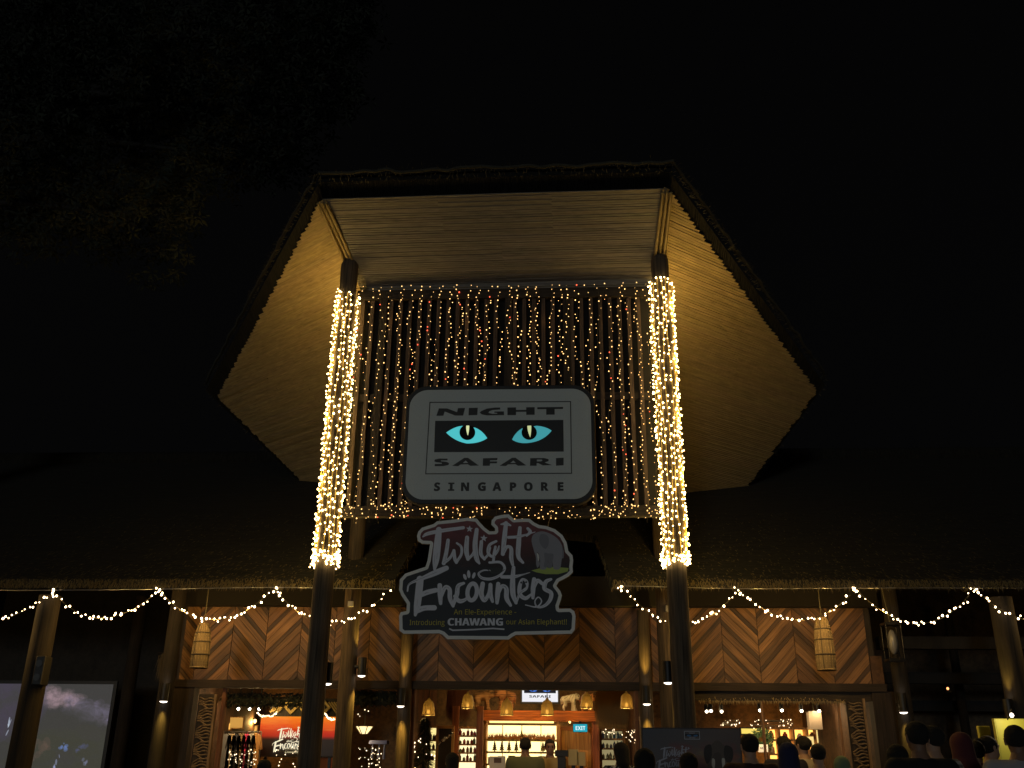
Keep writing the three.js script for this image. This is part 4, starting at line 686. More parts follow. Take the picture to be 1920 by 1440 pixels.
crowd(1680, 1396, -7.9, BACK - 0.3, 'person with long black hair left of the tall person in black', { hair: 0.22, slim: true });
crowd(1799, 1374, -9.2, BACK + 0.2, 'person in a maroon headscarf and red top in the right crowd', { scarf: cloth(0.06, 0.012, 0.018), shirt: cloth(0.08, 0.012, 0.02), slim: true, long: true });
crowd(1826, 1388, -9.6, BACK, 'person with short dark hair between the maroon scarf and the yellow boards', { shirt: cloth(0.1, 0.012, 0.02) });
crowd(1850, 1380, -9.9, 1.9, 'person in black seen side-on before the narrow yellow board', { shirt: cloth(0.012, 0.012, 0.012), skin: 1, bun: true });
crowd(1900, 1360, -8.2, BACK - 0.25, 'person in a grey shirt before the large yellow board', { shirt: cloth(0.3, 0.31, 0.34), skin: 2 });
crowd(848, 1411, -11.6, BACK + 0.2, 'dark silhouetted person in front of the small fir tree', { slim: true, hair: 0.1 });
crowd(497, 1424, -9.8, BACK, 'person with dark hair at the bottom of the left shop window', {});
// ---------------------------------------------------------------- banner and boards out front
{
  const z = -9.9, a = at(1205, 1366, z), b = at(1386, 1365, z), y1 = a.y, y0 = 0.75, W = 1024, H = Math.round(1024 * (y1 - y0) / (b.x - a.x));
  const q = (px, py) => { const p = at(px, py, z); return [(p.x - a.x) / (b.x - a.x) * W, (y1 - p.y) / (y1 - y0) * H]; }, kx = W / 181;
  const tex = canvasTex(W, H, (c) => {
    const g = c.createLinearGradient(0, 0, W, H); g.addColorStop(0, '#54565e'); g.addColorStop(0.4, '#6a5f5c'); g.addColorStop(1, '#4a3c36'); c.fillStyle = g; c.fillRect(0, 0, W, H);
    for (let i = 0; i < 60; i++) { const [x, y] = q(rnd(1260, 1380), rnd(1395, 1440)); c.fillStyle = rnd() < 0.6 ? 'rgba(150,60,60,0.10)' : 'rgba(190,150,80,0.08)'; c.beginPath(); c.ellipse(x, y, rnd(30, 120), rnd(20, 60), 0, 0, 7); c.fill(); }
    { const [x, y] = q(1283, 1371), [x2, y2] = q(1312, 1386); c.strokeStyle = '#b8bcc6'; c.lineWidth = 6; c.strokeRect(x, y, x2 - x, y2 - y); c.fillStyle = '#16202c'; c.fillRect(x + 6, y + 28, x2 - x - 12, y2 - y - 56); c.fillStyle = '#3c78b0'; c.beginPath(); c.ellipse(x + 48, y + 44, 24, 9, 0.1, 0, 7); c.ellipse(x + 118, y + 44, 24, 9, -0.1, 0, 7); c.fill(); c.fillStyle = '#a8acb6'; c.font = 'bold 20px sans-serif'; c.textAlign = 'center'; c.fillText('NIGHT', (x + x2) / 2, y + 24); c.fillText('SAFARI', (x + x2) / 2, y2 - 8); }
    const k = (cx, cy) => { const [x, y] = q(1222 + cx * 0.052, 1388 + cy * 0.052); return [x, y]; };
    brushText(c, k, kx * 0.052, '#a9adbb', null);
    { const f = (pts, col) => { c.fillStyle = col; c.beginPath(); const cv = new THREE.CatmullRomCurve3(pts.map(([x, y]) => V(x, y, 0)), true); for (let i = 0; i < 120; i++) { const p = cv.getPoint(i / 120), [x, y] = q(p.x, p.y); i ? c.lineTo(x, y) : c.moveTo(x, y); } c.fill(); };
      f([[1332, 1398], [1345, 1388], [1358, 1398], [1368, 1410], [1366, 1440], [1360, 1470], [1330, 1470], [1326, 1430], [1322, 1410]], '#5a5048'); f([[1322, 1400], [1332, 1396], [1334, 1420], [1326, 1432], [1320, 1418]], '#2c2622'); f([[1360, 1398], [1372, 1402], [1374, 1422], [1366, 1432], [1358, 1418]], '#2c2622'); f([[1340, 1412], [1350, 1412], [1350, 1470], [1340, 1470]], '#4a423c');
      f([[1336, 1422], [1340, 1424], [1339, 1442], [1335, 1436]], '#c8c4b8'); f([[1354, 1422], [1358, 1422], [1359, 1436], [1356, 1442]], '#c8c4b8'); }
  });
  const o = thing('printed_banner', 'grey printed banner board with elephant and brush lettering before the right pillar', 'banner', V((a.x + b.x) / 2, 0, z));
  part(o, 'board', box(a.x - 0.01, b.x + 0.01, y0 - 0.01, y1 + 0.01, z - 0.04, z - 0.004), mat(0.06, 0.06, 0.065));
  const g = faceUV(new THREE.PlaneGeometry(b.x - a.x, y1 - y0).translate((a.x + b.x) / 2, (y0 + y1) / 2, 0), a.x, y0, b.x - a.x, y1 - y0); g.translate(0, 0, z); part(o, 'printed_face', g, new THREE.MeshStandardMaterial({ map: tex, roughness: 0.6 }));
  for (const x of [a.x + 0.1, b.x - 0.1]) part(o, 'leg', box(x - 0.02, x + 0.02, 0, y0, z - 0.04, z - 0.01), M.metal);
  const yellow = mat(0.42, 0.41, 0.05, { roughness: 0.6 });
  const board = (x0p, x1p, py, zz, label, print) => {
    const p = at(x0p, py, zz), r = at(x1p, py, zz), o = thing('display_board', label, 'board', V((p.x + r.x) / 2, 0, zz));
    part(o, 'panel', box(p.x, r.x, 0.1, p.y, zz - 0.06, zz, false, 0.008), yellow);
    const w = r.x - p.x, tex = canvasTex(512, 1024, (c) => { c.fillStyle = '#b3b03c'; c.fillRect(0, 0, 512, 1024); c.fillStyle = '#4f5216'; if (print) { c.font = 'bold 74px serif'; c.fillText('TICKETS', 60, 130); c.fillRect(60, 160, 220, 12); c.fillStyle = '#a8862e'; for (let i = 0; i < 9; i++) c.fillRect(70, 380 + i * 44, rnd(180, 380), 16); c.fillStyle = '#c8a03c'; c.fillRect(60, 230, 390, 100); } else { c.fillStyle = '#a88a34'; for (let i = 0; i < 6; i++) c.fillRect(80, 300 + i * 60, rnd(180, 340), 22); } });
    const g = faceUV(new THREE.PlaneGeometry(w - 0.03, p.y - 0.15).translate((p.x + r.x) / 2, (p.y + 0.12) / 2, 0), p.x + 0.015, 0.1975, w - 0.03, p.y - 0.15); g.translate(0, 0, zz + 0.004); part(o, 'printed_face', g, new THREE.MeshStandardMaterial({ map: tex, roughness: 0.6 }));
    part(o, 'foot', box(p.x - 0.02, r.x + 0.02, 0, 0.1, zz - 0.16, zz + 0.1), M.metal); return o;
  };
  board(1863, 1965, 1347, -10.4, 'large yellow-green display board at the right edge', false); board(1834, 1856, 1361, -11.2, 'narrow yellow-green board standing behind the crowd', false);
  const l = at(1897, 1341, -10.2), s = thing('spot_lamp', 'small bare bright lamp above the large yellow board', 'lamp', l);
  part(s, 'lamp_bulb', bulbs([l], 0.02, 0), glow(1, 0.85, 0.7, 10)); part(s, 'lamp_arm', tube([l.clone().add(V(0, 0.02, 0)), l.clone().add(V(0.04, 0.06, -0.08)), l.clone().add(V(0.04, -0.05, -0.22))], 0.008, 12, 6), M.metal); lampAt(l.clone().add(V(0, -0.03, 0.06)), [1, 0.8, 0.55], 0.35);
  const e = at(1777, 1291, -14), t = thing('ember_lamp', 'tiny orange lamp glowing on a beam in the dark hall', 'lamp', e); part(t, 'lamp_bulb', bulbs([e], 0.018, 0), glow(1, 0.35, 0.12, 3)); part(t, 'lamp_base', box(e.x - 0.03, e.x + 0.03, e.y - 0.05, e.y - 0.02, e.z - 0.03, e.z + 0.03), M.metal);
}
// ---------------------------------------------------------------- inside the shops
// pendants over the counter
{
  const spots = [[803, 1341, -14.2], [877, 1328, -14.8], [950, 1341, -14.2], [1026, 1341, -14.2], [1100, 1328, -14.8], [1175, 1328, -14.6]];
  const where = ['over the fir tree, leftmost of the row', 'second from the left of the row', 'before the left side of the lit cabinet', 'below the bright monitor', 'before the orange animal figure', 'beside the straw curtain, rightmost of the row'];
  spots.forEach(([px, py, z], i) => {
    const b = at(px, py, z), o = thing('pendant_lamp', `woven bell pendant lamp ${where[i]}`, 'pendant lamp', b, 'woven pendant lamps above the counter');
    const prof = [[0.092, 0], [0.09, 0.05], [0.084, 0.11], [0.074, 0.16], [0.055, 0.19], [0.028, 0.205], [0.012, 0.24]].map(([r, y]) => new THREE.Vector2(r, y)); const g = new THREE.LatheGeometry(prof, 24), uv = g.attributes.uv; for (let k = 0; k < uv.count; k++) uv.setXY(k, uv.getX(k) * 5, uv.getY(k) * 3); g.translate(b.x, b.y, z); part(o, 'lamp_shade', g, M.shade);
    const t = new THREE.TorusGeometry(0.092, 0.006, 6, 28); t.rotateX(Math.PI / 2); t.translate(b.x, b.y, z); part(o, 'shade_rim', t, wood(0.6, 0.45, 0.2));
    const bb = new THREE.SphereGeometry(0.022, 12, 10); bb.scale(1, 1.35, 1); bb.translate(b.x, b.y + 0.045, z); part(o, 'bulb', bb, glow(1, 0.72, 0.35, 14));
    part(o, 'cord', rod(V(b.x, b.y + 0.23, z), V(b.x, 2.74, z), 0.006, 0.006, 6), M.wire);
    lampAt(V(b.x, b.y + 0.045, z), [1, 0.62, 0.22], 0.3, 0.9);
  });
}
const tan = wood(0.4, 0.2, 0.07), litWarm = (k) => glow(1, 0.68, 0.2, k);
// lit cabinet with animal figures on top
{
  const z = -16, L = at(905, 1340, z).x, R0 = at(1050, 1340, z).x, R = at(1122, 1340, z).x, yT = at(1000, 1333, z).y, yB = at(1000, 1352, z).y;
  const o = thing('display_cabinet', 'lit orange-wood cabinet with glowing shelves behind the counter', 'cabinet', V((L + R) / 2, 0, z));
  part(o, 'header_beam', box(L, R, yB, yT, z - 0.3, z + 0.12, true), wood(0.62, 0.17, 0.03));
  part(o, 'side_panel', box(L + 0.02, L + 0.07, 0, yB, z - 0.3, z + 0.08), tan); part(o, 'side_panel', box(R0 - 0.06, R0, 0, yB, z - 0.3, z + 0.08), tan); part(o, 'side_panel', box(R - 0.1, R, 0, yB, z - 0.3, z + 0.08), wood(0.4, 0.12, 0.05));
  part(o, 'back_light_panel', box(L + 0.07, R0 - 0.06, 1.0, yB - 0.06, z - 0.3, z - 0.28), glow(1, 0.78, 0.32, 2.2));
  part(o, 'light_tube', rod(V(L + 0.12, yB - 0.02, z + 0.09), V(R0 - 0.1, yB - 0.02, z + 0.09), 0.014, 0.014, 8), litWarm(2.2));
  for (const py of [1388, 1411, 1434]) { const y = at(980, py, z).y; part(o, 'shelf', box(L + 0.07, R0 - 0.06, y - 0.014, y + 0.014, z - 0.27, z + 0.06), wood(0.3, 0.2, 0.05)); }
  for (const f of [0.25, 0.5, 0.75]) { const x = L + (R0 - L) * f; part(o, 'back_divider', box(x - 0.006, x + 0.006, 1.0, yB - 0.06, z - 0.278, z - 0.26), tan); }
  rect(R0 - L - 0.14, 0.5, [1, 0.68, 0.2], 3.2, V((L + R0) / 2, 1.6, z - 0.27), V((L + R0) / 2, 1.6, z + 5));
  // goods along the shelves
  const straws = [], y1 = at(980, 1388, z).y + 0.014; for (let i = 0; i < 700; i++) { const x = rnd(L + 0.09, R0 - 0.08), p = V(x, y1, z + rnd(-0.1, 0.04)); straws.push([p, p.clone().add(V(rnd(-0.04, 0.04), rnd(0.04, 0.11), rnd(-0.02, 0.02))), 0.012]); }
  const gar = thing('dried_garland', 'dried orange grass garland along the upper lit shelf', 'garland', V((L + R0) / 2, y1, z)); part(gar, 'grass_blade', blades(straws), mat(0.4, 0.17, 0.04, { roughness: 1 }), 'stuff');
  const y2 = at(980, 1411, z).y + 0.014, firM = mat(0.16, 0.12, 0.03, { roughness: 1 });
  const cone = (x, y, zz, h, label) => { const t = thing('small_tree', label, 'ornament', V(x, y, zz), 'miniature trees on the lit shelf'); const g = []; for (let k = 0; k < 4; k++) { const c = new THREE.ConeGeometry(0.055 * h / 0.2 * (1 - k * 0.2), h * 0.36, 9); c.translate(x, y + h * (0.26 + k * 0.19), zz); g.push(c); } part(t, 'foliage', merge(g), firM); part(t, 'trunk', rod(V(x, y, zz), V(x, y + h * 0.15, zz), 0.01), M.beam); };
  ['leftmost', 'second from left', 'third from left', 'fourth from left, beside the customer'].forEach((w, i) => cone(L + 0.2 + i * 0.115, y2, z - 0.02, 0.17, `miniature conical tree on the middle lit shelf, ${w}`)); cone(at(1018, 1400, z).x, y2, z - 0.02, 0.16, 'miniature conical tree on the middle lit shelf, by the staff member'); cone(at(978, 1380, z).x, y1, z, 0.15, 'miniature green tree on the upper lit shelf');
  const y3 = at(980, 1434, z).y + 0.014;
  for (let i = 0; i < 7; i++) { const x = L + 0.15 + i * 0.16, h = rnd(0.06, 0.12), t = thing('gift_box', `small ${['red', 'white', 'brown', 'pale', 'amber', 'grey', 'cream'][i]} gift box on the lowest visible lit shelf`, 'box', V(x, y3, z)); const col = [[0.4, 0.06, 0.05], [0.6, 0.55, 0.5], [0.2, 0.1, 0.06], [0.6, 0.5, 0.35], [0.5, 0.28, 0.06], [0.3, 0.3, 0.3], [0.6, 0.5, 0.3]][i]; part(t, 'carton', box(x - 0.05, x + 0.05, y3, y3 + h, z - 0.06, z + 0.03, false, 0.005), mat(...col)); part(t, 'lid', box(x - 0.053, x + 0.053, y3 + h, y3 + h + 0.015, z - 0.063, z + 0.033), mat(...col.map((v) => v * 0.7))); }
  // animal figures on the header
  const beast = (px0, px1, pyTop, col, label, head, zz = z - 0.05) => {
    const x0 = at(px0, 1333, zz).x, x1 = at(px1, 1333, zz).x, w = x1 - x0, h = at(px0, pyTop, zz).y - yT, o = thing('animal_figure', label, 'animal figure', V((x0 + x1) / 2, yT, zz));
    const d = head, bx = (u) => d > 0 ? x0 + w * u : x1 - w * u, cs = [[bx(0.16), yT + h * 0.62, zz, h * 0.2, bx(0.66), yT + h * 0.7, zz, h * 0.22], [bx(0.66), yT + h * 0.74, zz, h * 0.17, bx(0.86), yT + h * 0.78, zz + 0.03, h * 0.16], [bx(0.86), yT + h * 0.78, zz + 0.03, h * 0.15, bx(0.96), yT + h * 0.68, zz + 0.05, h * 0.09]];
    for (const s of [-1, 1]) { cs.push([bx(0.66), yT + h * 0.6, zz + s * 0.045, h * 0.12, bx(0.68 + s * 0.06), yT + h * 0.07, zz + s * 0.05, h * 0.075], [bx(0.68 + s * 0.06), yT + h * 0.06, zz + s * 0.05, h * 0.07, bx(0.76 + s * 0.06), yT + h * 0.05, zz + s * 0.05, h * 0.06]);
      cs.push([bx(0.16), yT + h * 0.58, zz + s * 0.045, h * 0.15, bx(0.24), yT + h * 0.34, zz + s * 0.05, h * 0.1], [bx(0.24), yT + h * 0.34, zz + s * 0.05, h * 0.09, bx(0.14), yT + h * 0.22, zz + s * 0.05, h * 0.06], [bx(0.14), yT + h * 0.22, zz + s * 0.05, h * 0.06, bx(0.17), yT + h * 0.05, zz + s * 0.05, h * 0.06]);
      cs.push([bx(0.82), yT + h * 0.9, zz + 0.03 + s * 0.05, h * 0.05, bx(0.81), yT + h * 0.97, zz + 0.03 + s * 0.055, h * 0.03]); }
    cs.push([bx(0.06), yT + h * 0.62, zz, h * 0.04, bx(-0.01), yT + h * 0.3, zz, h * 0.03]);
    part(o, 'body', surface(field(cs, [], 0.03), [x0 - 0.12, yT - 0.02, zz - 0.2], [x1 + 0.12, yT + h * 1.12, zz + 0.24], 0.012), col);
    for (const s of [-1, 1]) { const e = new THREE.SphereGeometry(0.009, 8, 6); e.translate(bx(0.93), yT + h * 0.8, zz + 0.05 + s * 0.035 + 0.02); part(o, 'eye', e, M.black); }
    return o;
  };
  const stripeFur = dataTex(128, 128, (u, v) => 0.75 - 0.55 * (Math.abs(Math.sin(u * 44 + 3 * vnoise(u * 8, v * 8, 71, 8, 8))) < 0.22 ? 1 : 0)); stripeFur.repeat.set(1.2, 1.2);
  beast(1052, 1087, 1299, mat(0.75, 0.7, 0.52, { map: stripeFur, roughness: 0.95 }), 'white striped tiger figure on the cabinet header beside the monitor', 1);
  beast(1088, 1116, 1300, mat(0.7, 0.32, 0.1, { map: stripeFur, roughness: 0.95 }), 'orange tiger figure on the cabinet header behind a pendant lamp', 1, z - 0.18);
  beast(888, 925, 1292, mat(0.55, 0.3, 0.12, { map: strawMap, roughness: 0.95 }), 'shaggy tan animal figure at the left end of the cabinet header', 1); beast(928, 966, 1290, mat(0.45, 0.2, 0.07, { map: strawMap, roughness: 0.95 }), 'reddish brown animal figure on the cabinet header left of the monitor', -1);
  rect(1.6, 0.12, [1, 0.6, 0.22], 36, V((L + R) / 2, 2.72, z + 0.7), V((L + R) / 2, 1.9, z - 0.1));  // added lights over the cabinet, to brighten header and figures
  const lt = thing('added_ceiling_light', 'added slim light bar on the ceiling that brightens the cabinet figures', 'lamp', V((L + R) / 2, 2.74, z + 0.7)); part(lt, 'track', box(L, R, 2.724, 2.74, z + 0.66, z + 0.74), M.metal); part(lt, 'lamp_diffuser', box(L + 0.1, R - 0.1, 2.712, 2.724, z + 0.67, z + 0.73), litWarm(1.2));
  lampAt(V((L + R) / 2, 2.66, z + 0.7), [1, 0.66, 0.3], 0.5, 2);
  // monitor
  const mL = at(979, 1305, -16.25), mR = at(1046, 1305, -16.25), my0 = at(1010, 1316, -16.25).y, my1 = my0 + (mR.x - mL.x) * 0.62;
  const tex = canvasTex(512, 320, (c) => { c.fillStyle = '#f4f4fa'; c.fillRect(0, 0, 512, 320); c.fillStyle = '#101420'; c.fillRect(28, 90, 456, 110); c.fillStyle = '#4c8cff'; for (const [x, r] of [[150, 0.12], [362, -0.12]]) { c.beginPath(); c.ellipse(x, 152, 66, 26, r, 0, 7); c.fill(); } c.fillStyle = '#101420'; for (const x of [150, 362]) { c.beginPath(); c.arc(x, 148, 24, 0, 7); c.fill(); } c.textAlign = 'center'; c.font = 'bold 62px sans-serif'; c.save(); c.translate(256, 68); c.scale(1.5, 0.8); c.fillText('NIGHT', 0, 0); c.restore(); c.save(); c.translate(256, 262); c.scale(1.5, 0.75); c.fillText('SAFARI', 0, 0); c.restore(); });
  const mo = thing('monitor', 'bright wall monitor showing blue eyes between the animal figures', 'screen', V((mL.x + mR.x) / 2, my0, -16.25)); part(mo, 'bezel', box(mL.x - 0.03, mR.x + 0.03, my0 - 0.03, my1 + 0.03, -16.3, -16.255), M.black);
  const sg = faceUV(new THREE.PlaneGeometry(mR.x - mL.x, my1 - my0).translate((mL.x + mR.x) / 2, (my0 + my1) / 2, 0), mL.x, my0, mR.x - mL.x, my1 - my0); sg.translate(0, 0, -16.25); part(mo, 'display_screen', sg, new THREE.MeshStandardMaterial({ color: 0x050505, emissiveMap: tex, emissive: 0xffffff, emissiveIntensity: 0.95 }));
  part(mo, 'bracket', box((mL.x + mR.x) / 2 - 0.04, (mL.x + mR.x) / 2 + 0.04, my1, 2.74, -16.3, -16.27), M.metal);
  // exit sign
  const ex = at(1088, 1365, -15.8), et = canvasTex(256, 128, (c) => { c.fillStyle = '#18a0b4'; c.fillRect(0, 0, 256, 128); c.fillStyle = '#e6ffff'; c.font = 'bold 92px sans-serif'; c.textAlign = 'center'; c.save(); c.translate(128, 98); c.scale(0.95, 1); c.fillText('EXIT', 0, 0); c.restore(); });
  const eo = thing('exit_sign', 'small turquoise lit EXIT sign hanging over the door', 'exit sign', ex); part(eo, 'casing', box(ex.x - 0.115, ex.x + 0.115, ex.y - 0.062, ex.y + 0.062, ex.z - 0.03, ex.z - 0.003, false, 0.006), M.metal);
  const eg = faceUV(new THREE.PlaneGeometry(0.22, 0.115).translate(ex.x, ex.y, 0), ex.x - 0.11, ex.y - 0.0575, 0.22, 0.115); eg.translate(0, 0, ex.z); part(eo, 'sign_light', eg, new THREE.MeshStandardMaterial({ color: 0x050505, emissiveMap: et, emissive: 0xffffff, emissiveIntensity: 1 })); part(eo, 'hanger', box(ex.x - 0.02, ex.x + 0.02, ex.y + 0.062, yB, ex.z - 0.025, ex.z - 0.01), M.metal);
  // door
  const dL = at(1053, 1380, -16.25).x, dR = at(1107, 1380, -16.25).x, dT = at(1080, 1370, -16.25).y, dr = thing('back_door', 'plain tan door under the exit sign', 'door', V((dL + dR) / 2, 0, -16.25)); part(dr, 'leaf', box(dL, dR, 0, dT, -16.3, -16.25), wood(0.36, 0.2, 0.07)); for (const x of [dL - 0.03, dR + 0.03]) part(dr, 'frame_jamb', box(x - 0.03, x + 0.03, 0, dT + 0.06, -16.3, -16.22), wood(0.22, 0.08, 0.03)); part(dr, 'frame_head', box(dL, dR, dT, dT + 0.06, -16.3, -16.22, true), wood(0.22, 0.08, 0.03)); part(dr, 'handle', rod(V(dR - 0.08, 1.0, -16.23), V(dR - 0.08, 1.2, -16.23), 0.01), M.steel);
  const doorLight = lampAt(V((dL + dR) / 2 - 0.1, dT + 0.12, -15.9), [1, 0.62, 0.16], 0.3);
  const dl = thing('door_lamp', 'small round lamp above the tan door', 'lamp', V((dL + dR) / 2 - 0.1, dT + 0.12, -15.9)); part(dl, 'lamp_bulb', bulbs([V((dL + dR) / 2 - 0.1, dT + 0.12, -15.9)], 0.022, 0), litWarm(3)); part(dl, 'bracket', rod(V((dL + dR) / 2 - 0.1, dT + 0.12, -16.2), V((dL + dR) / 2 - 0.1, dT + 0.12, -15.93), 0.01), M.metal);
  // counter, till, papers
  const ct = thing('service_counter', 'orange timber service counter below the lit cabinet', 'counter', V(0, 0, -15)); part(ct, 'counter_top', box(at(905, 1440, -15).x, at(1125, 1440, -15).x, 1.06, 1.1, -15.25, -14.85, true), wood(0.4, 0.2, 0.07)); part(ct, 'counter_front', box(at(910, 1440, -15).x, at(1120, 1440, -15).x, 0, 1.06, -15.2, -14.9), wood(0.35, 0.14, 0.05));
  const tl = at(1053, 1416, -15.05), til = thing('cash_register', 'dark cash register screen on the counter beside the staff member', 'till', V(tl.x, 1.1, tl.z)); part(til, 'till_screen', box(tl.x - 0.1, tl.x + 0.1, tl.y - 0.02, tl.y + 0.07, tl.z - 0.03, tl.z, false, 0.006), M.black); part(til, 'till_body', box(tl.x - 0.06, tl.x + 0.06, 1.12, tl.y - 0.02, tl.z - 0.05, tl.z + 0.02, false, 0.008), M.black); part(til, 'base_plate', box(tl.x - 0.1, tl.x + 0.1, 1.1, 1.12, tl.z - 0.1, tl.z + 0.1), M.metal);
  for (const [px, py, w, hh, lab] of [[1075, 1412, 0.075, 0.11, 'cream paper notice standing on the counter, left of two'], [1090, 1415, 0.06, 0.095, 'cream paper notice standing on the counter, right of two']]) { const c = at(px, py + 8, -15.1), n = thing('paper_notice', lab, 'notice', V(c.x, 1.1, c.z)); part(n, 'sheet', box(c.x - w, c.x + w, c.y - hh, c.y + hh, c.z - 0.01, c.z - 0.004), mat(0.55, 0.45, 0.22)); part(n, 'stand', box(c.x - 0.03, c.x + 0.03, 1.1, c.y - hh, c.z - 0.03, c.z), M.metal); }
  const bx = at(935, 1425, -15.0), bo = thing('card_display', 'white lit card display box on the counter left of the customer', 'display', V(bx.x, 1.1, bx.z)); part(bo, 'casing', box(bx.x - 0.14, bx.x + 0.1, bx.y - 0.12, bx.y + 0.05, bx.z - 0.06, bx.z, false, 0.006), mat(0.75, 0.7, 0.6)); part(bo, 'card', box(bx.x - 0.07, bx.x + 0.04, bx.y - 0.04, bx.y + 0.03, bx.z, bx.z + 0.004), mat(0.15, 0.1, 0.08)); part(bo, 'stand', box(bx.x - 0.1, bx.x + 0.06, 1.1, bx.y - 0.12, bx.z - 0.05, bx.z), mat(0.4, 0.2, 0.1));
}
// mirror door and red posts left of the cabinet
{
  const z = -15.4, m = at(834, 1400, z), o = thing('mirror_door', 'narrow dark mirror door edged with tinsel left of the pink shelf', 'door', V(m.x, 0, z)); part(o, 'leaf', box(m.x - 0.1, m.x + 0.1, 0, at(834, 1366, z).y, z - 0.04, z), mat(0.05, 0.04, 0.035, { roughness: 0.12 }));
  for (const d of [-0.12, 0.12]) part(o, 'frame_jamb', box(m.x + d - 0.02, m.x + d + 0.02, 0, at(834, 1366, z).y, z - 0.05, z + 0.01), wood(0.45, 0.25, 0.1)); part(o, 'frame_head', box(m.x - 0.14, m.x + 0.14, at(834, 1366, z).y, at(834, 1366, z).y + 0.04, z - 0.05, z + 0.01, true), wood(0.45, 0.25, 0.1));
  const g = []; for (let i = 0; i < 40; i++) { const t = i / 40; g.push(V(m.x - 0.11 + 0.22 * t + rnd(-0.012, 0.012), at(834, 1396, z).y + 0.16 * t + rnd(-0.02, 0.02), z + 0.03)); } part(o, 'tinsel', bulbs(g, 0.012, 0.5), mat(0.8, 0.8, 0.8, { roughness: 0.2, metalness: 0.8 }), 'stuff');
  for (const [px, w] of [[853, 'left of the pink shelf'], [899, 'between the pink shelf and the lit cabinet']]) { const p = at(px, 1400, -15.5), q = thing('timber_post', `square red-brown post ${w}`, 'post', V(p.x, 0, p.z)); part(q, 'shaft', box(p.x - 0.05, p.x + 0.05, 0.06, 2.2, p.z - 0.05, p.z + 0.05), wood(0.34, 0.12, 0.05)); part(q, 'base', box(p.x - 0.065, p.x + 0.065, 0, 0.06, p.z - 0.065, p.z + 0.065), M.beam); }
}
// straw curtains
function strawCurtain(px0, px1, py0, py1, z, label, tone, n = 900) {
  const a = at(px0, py0, z), b = at(px1, py1, z), o = thing('straw_curtain', label, 'straw curtain', V((a.x + b.x) / 2, b.y, z)), l = [];
  for (let i = 0; i < n; i++) { const x = rnd(a.x, b.x), y = a.y - Math.pow(rnd(), 1.5) * 0.25, p = V(x, y, z + rnd(-0.06, 0.06)); l.push([p, V(x + rnd(-0.05, 0.05), b.y + rnd(-0.06, 0.16), z + rnd(-0.03, 0.08)), rnd(0.008, 0.018)]); }
  part(o, 'straw_blade', blades(l), mat(...tone, { roughness: 1 }), 'stuff'); part(o, 'hanging_bar', rod(V(a.x - 0.03, a.y, z), V(b.x + 0.03, a.y, z), 0.015), M.darkWood);
}
strawCurtain(1118, 1176, 1286, 1366, -15.2, 'hanging straw curtain right of the exit sign', [0.3, 0.19, 0.07]); strawCurtain(840, 880, 1290, 1352, -15.6, 'dark straw curtain hanging above the pink shelf', [0.2, 0.08, 0.05], 420); strawCurtain(300, 325, 1225, 1275, -14.5, 'dim straw tuft hanging near the projection screen', [0.16, 0.13, 0.08], 200);
// christmas tree
{
  const t = at(797, 1346, -14.1), x = t.x, z = t.z, o = thing('fir_tree', 'dark decorated fir tree with tiny lights under the left pendant', 'tree', V(x, 0, z)), l = [], pts = [];
  for (let i = 0; i < 2600; i++) { const u = rnd(), y = t.y - u * 1.25, r = 0.03 + u * 0.36 * rnd(0.35, 1), a = rnd(0, 6.283), p = V(x + Math.cos(a) * r * 0.6, y, z + Math.sin(a) * r * 0.6); l.push([p, p.clone().add(V(Math.cos(a) * rnd(0.05, 0.12), -rnd(0.0, 0.06), Math.sin(a) * rnd(0.05, 0.12))), rnd(0.01, 0.022), V(-Math.sin(a), 0.3, Math.cos(a)).normalize()]); if (i % 40 === 0 && u > 0.2) pts.push(p.clone().add(V(Math.cos(a) * 0.08, 0, Math.abs(Math.sin(a)) * 0.1))); }
  part(o, 'foliage', blades(l), mat(0.05, 0.055, 0.02, { roughness: 1 }), 'stuff'); part(o, 'trunk', rod(V(x, 0, z), V(x, t.y - 0.1, z), 0.035, 0.008, 8), M.beam); part(o, 'bulb', bulbs(pts, 0.009, 0.3), M.tinyBulb, 'stuff');
  part(o, 'topper', rod(V(x, t.y - 0.05, z), V(x, t.y + 0.14, z), 0.012, 0.002, 6), mat(0.5, 0.45, 0.3));
}
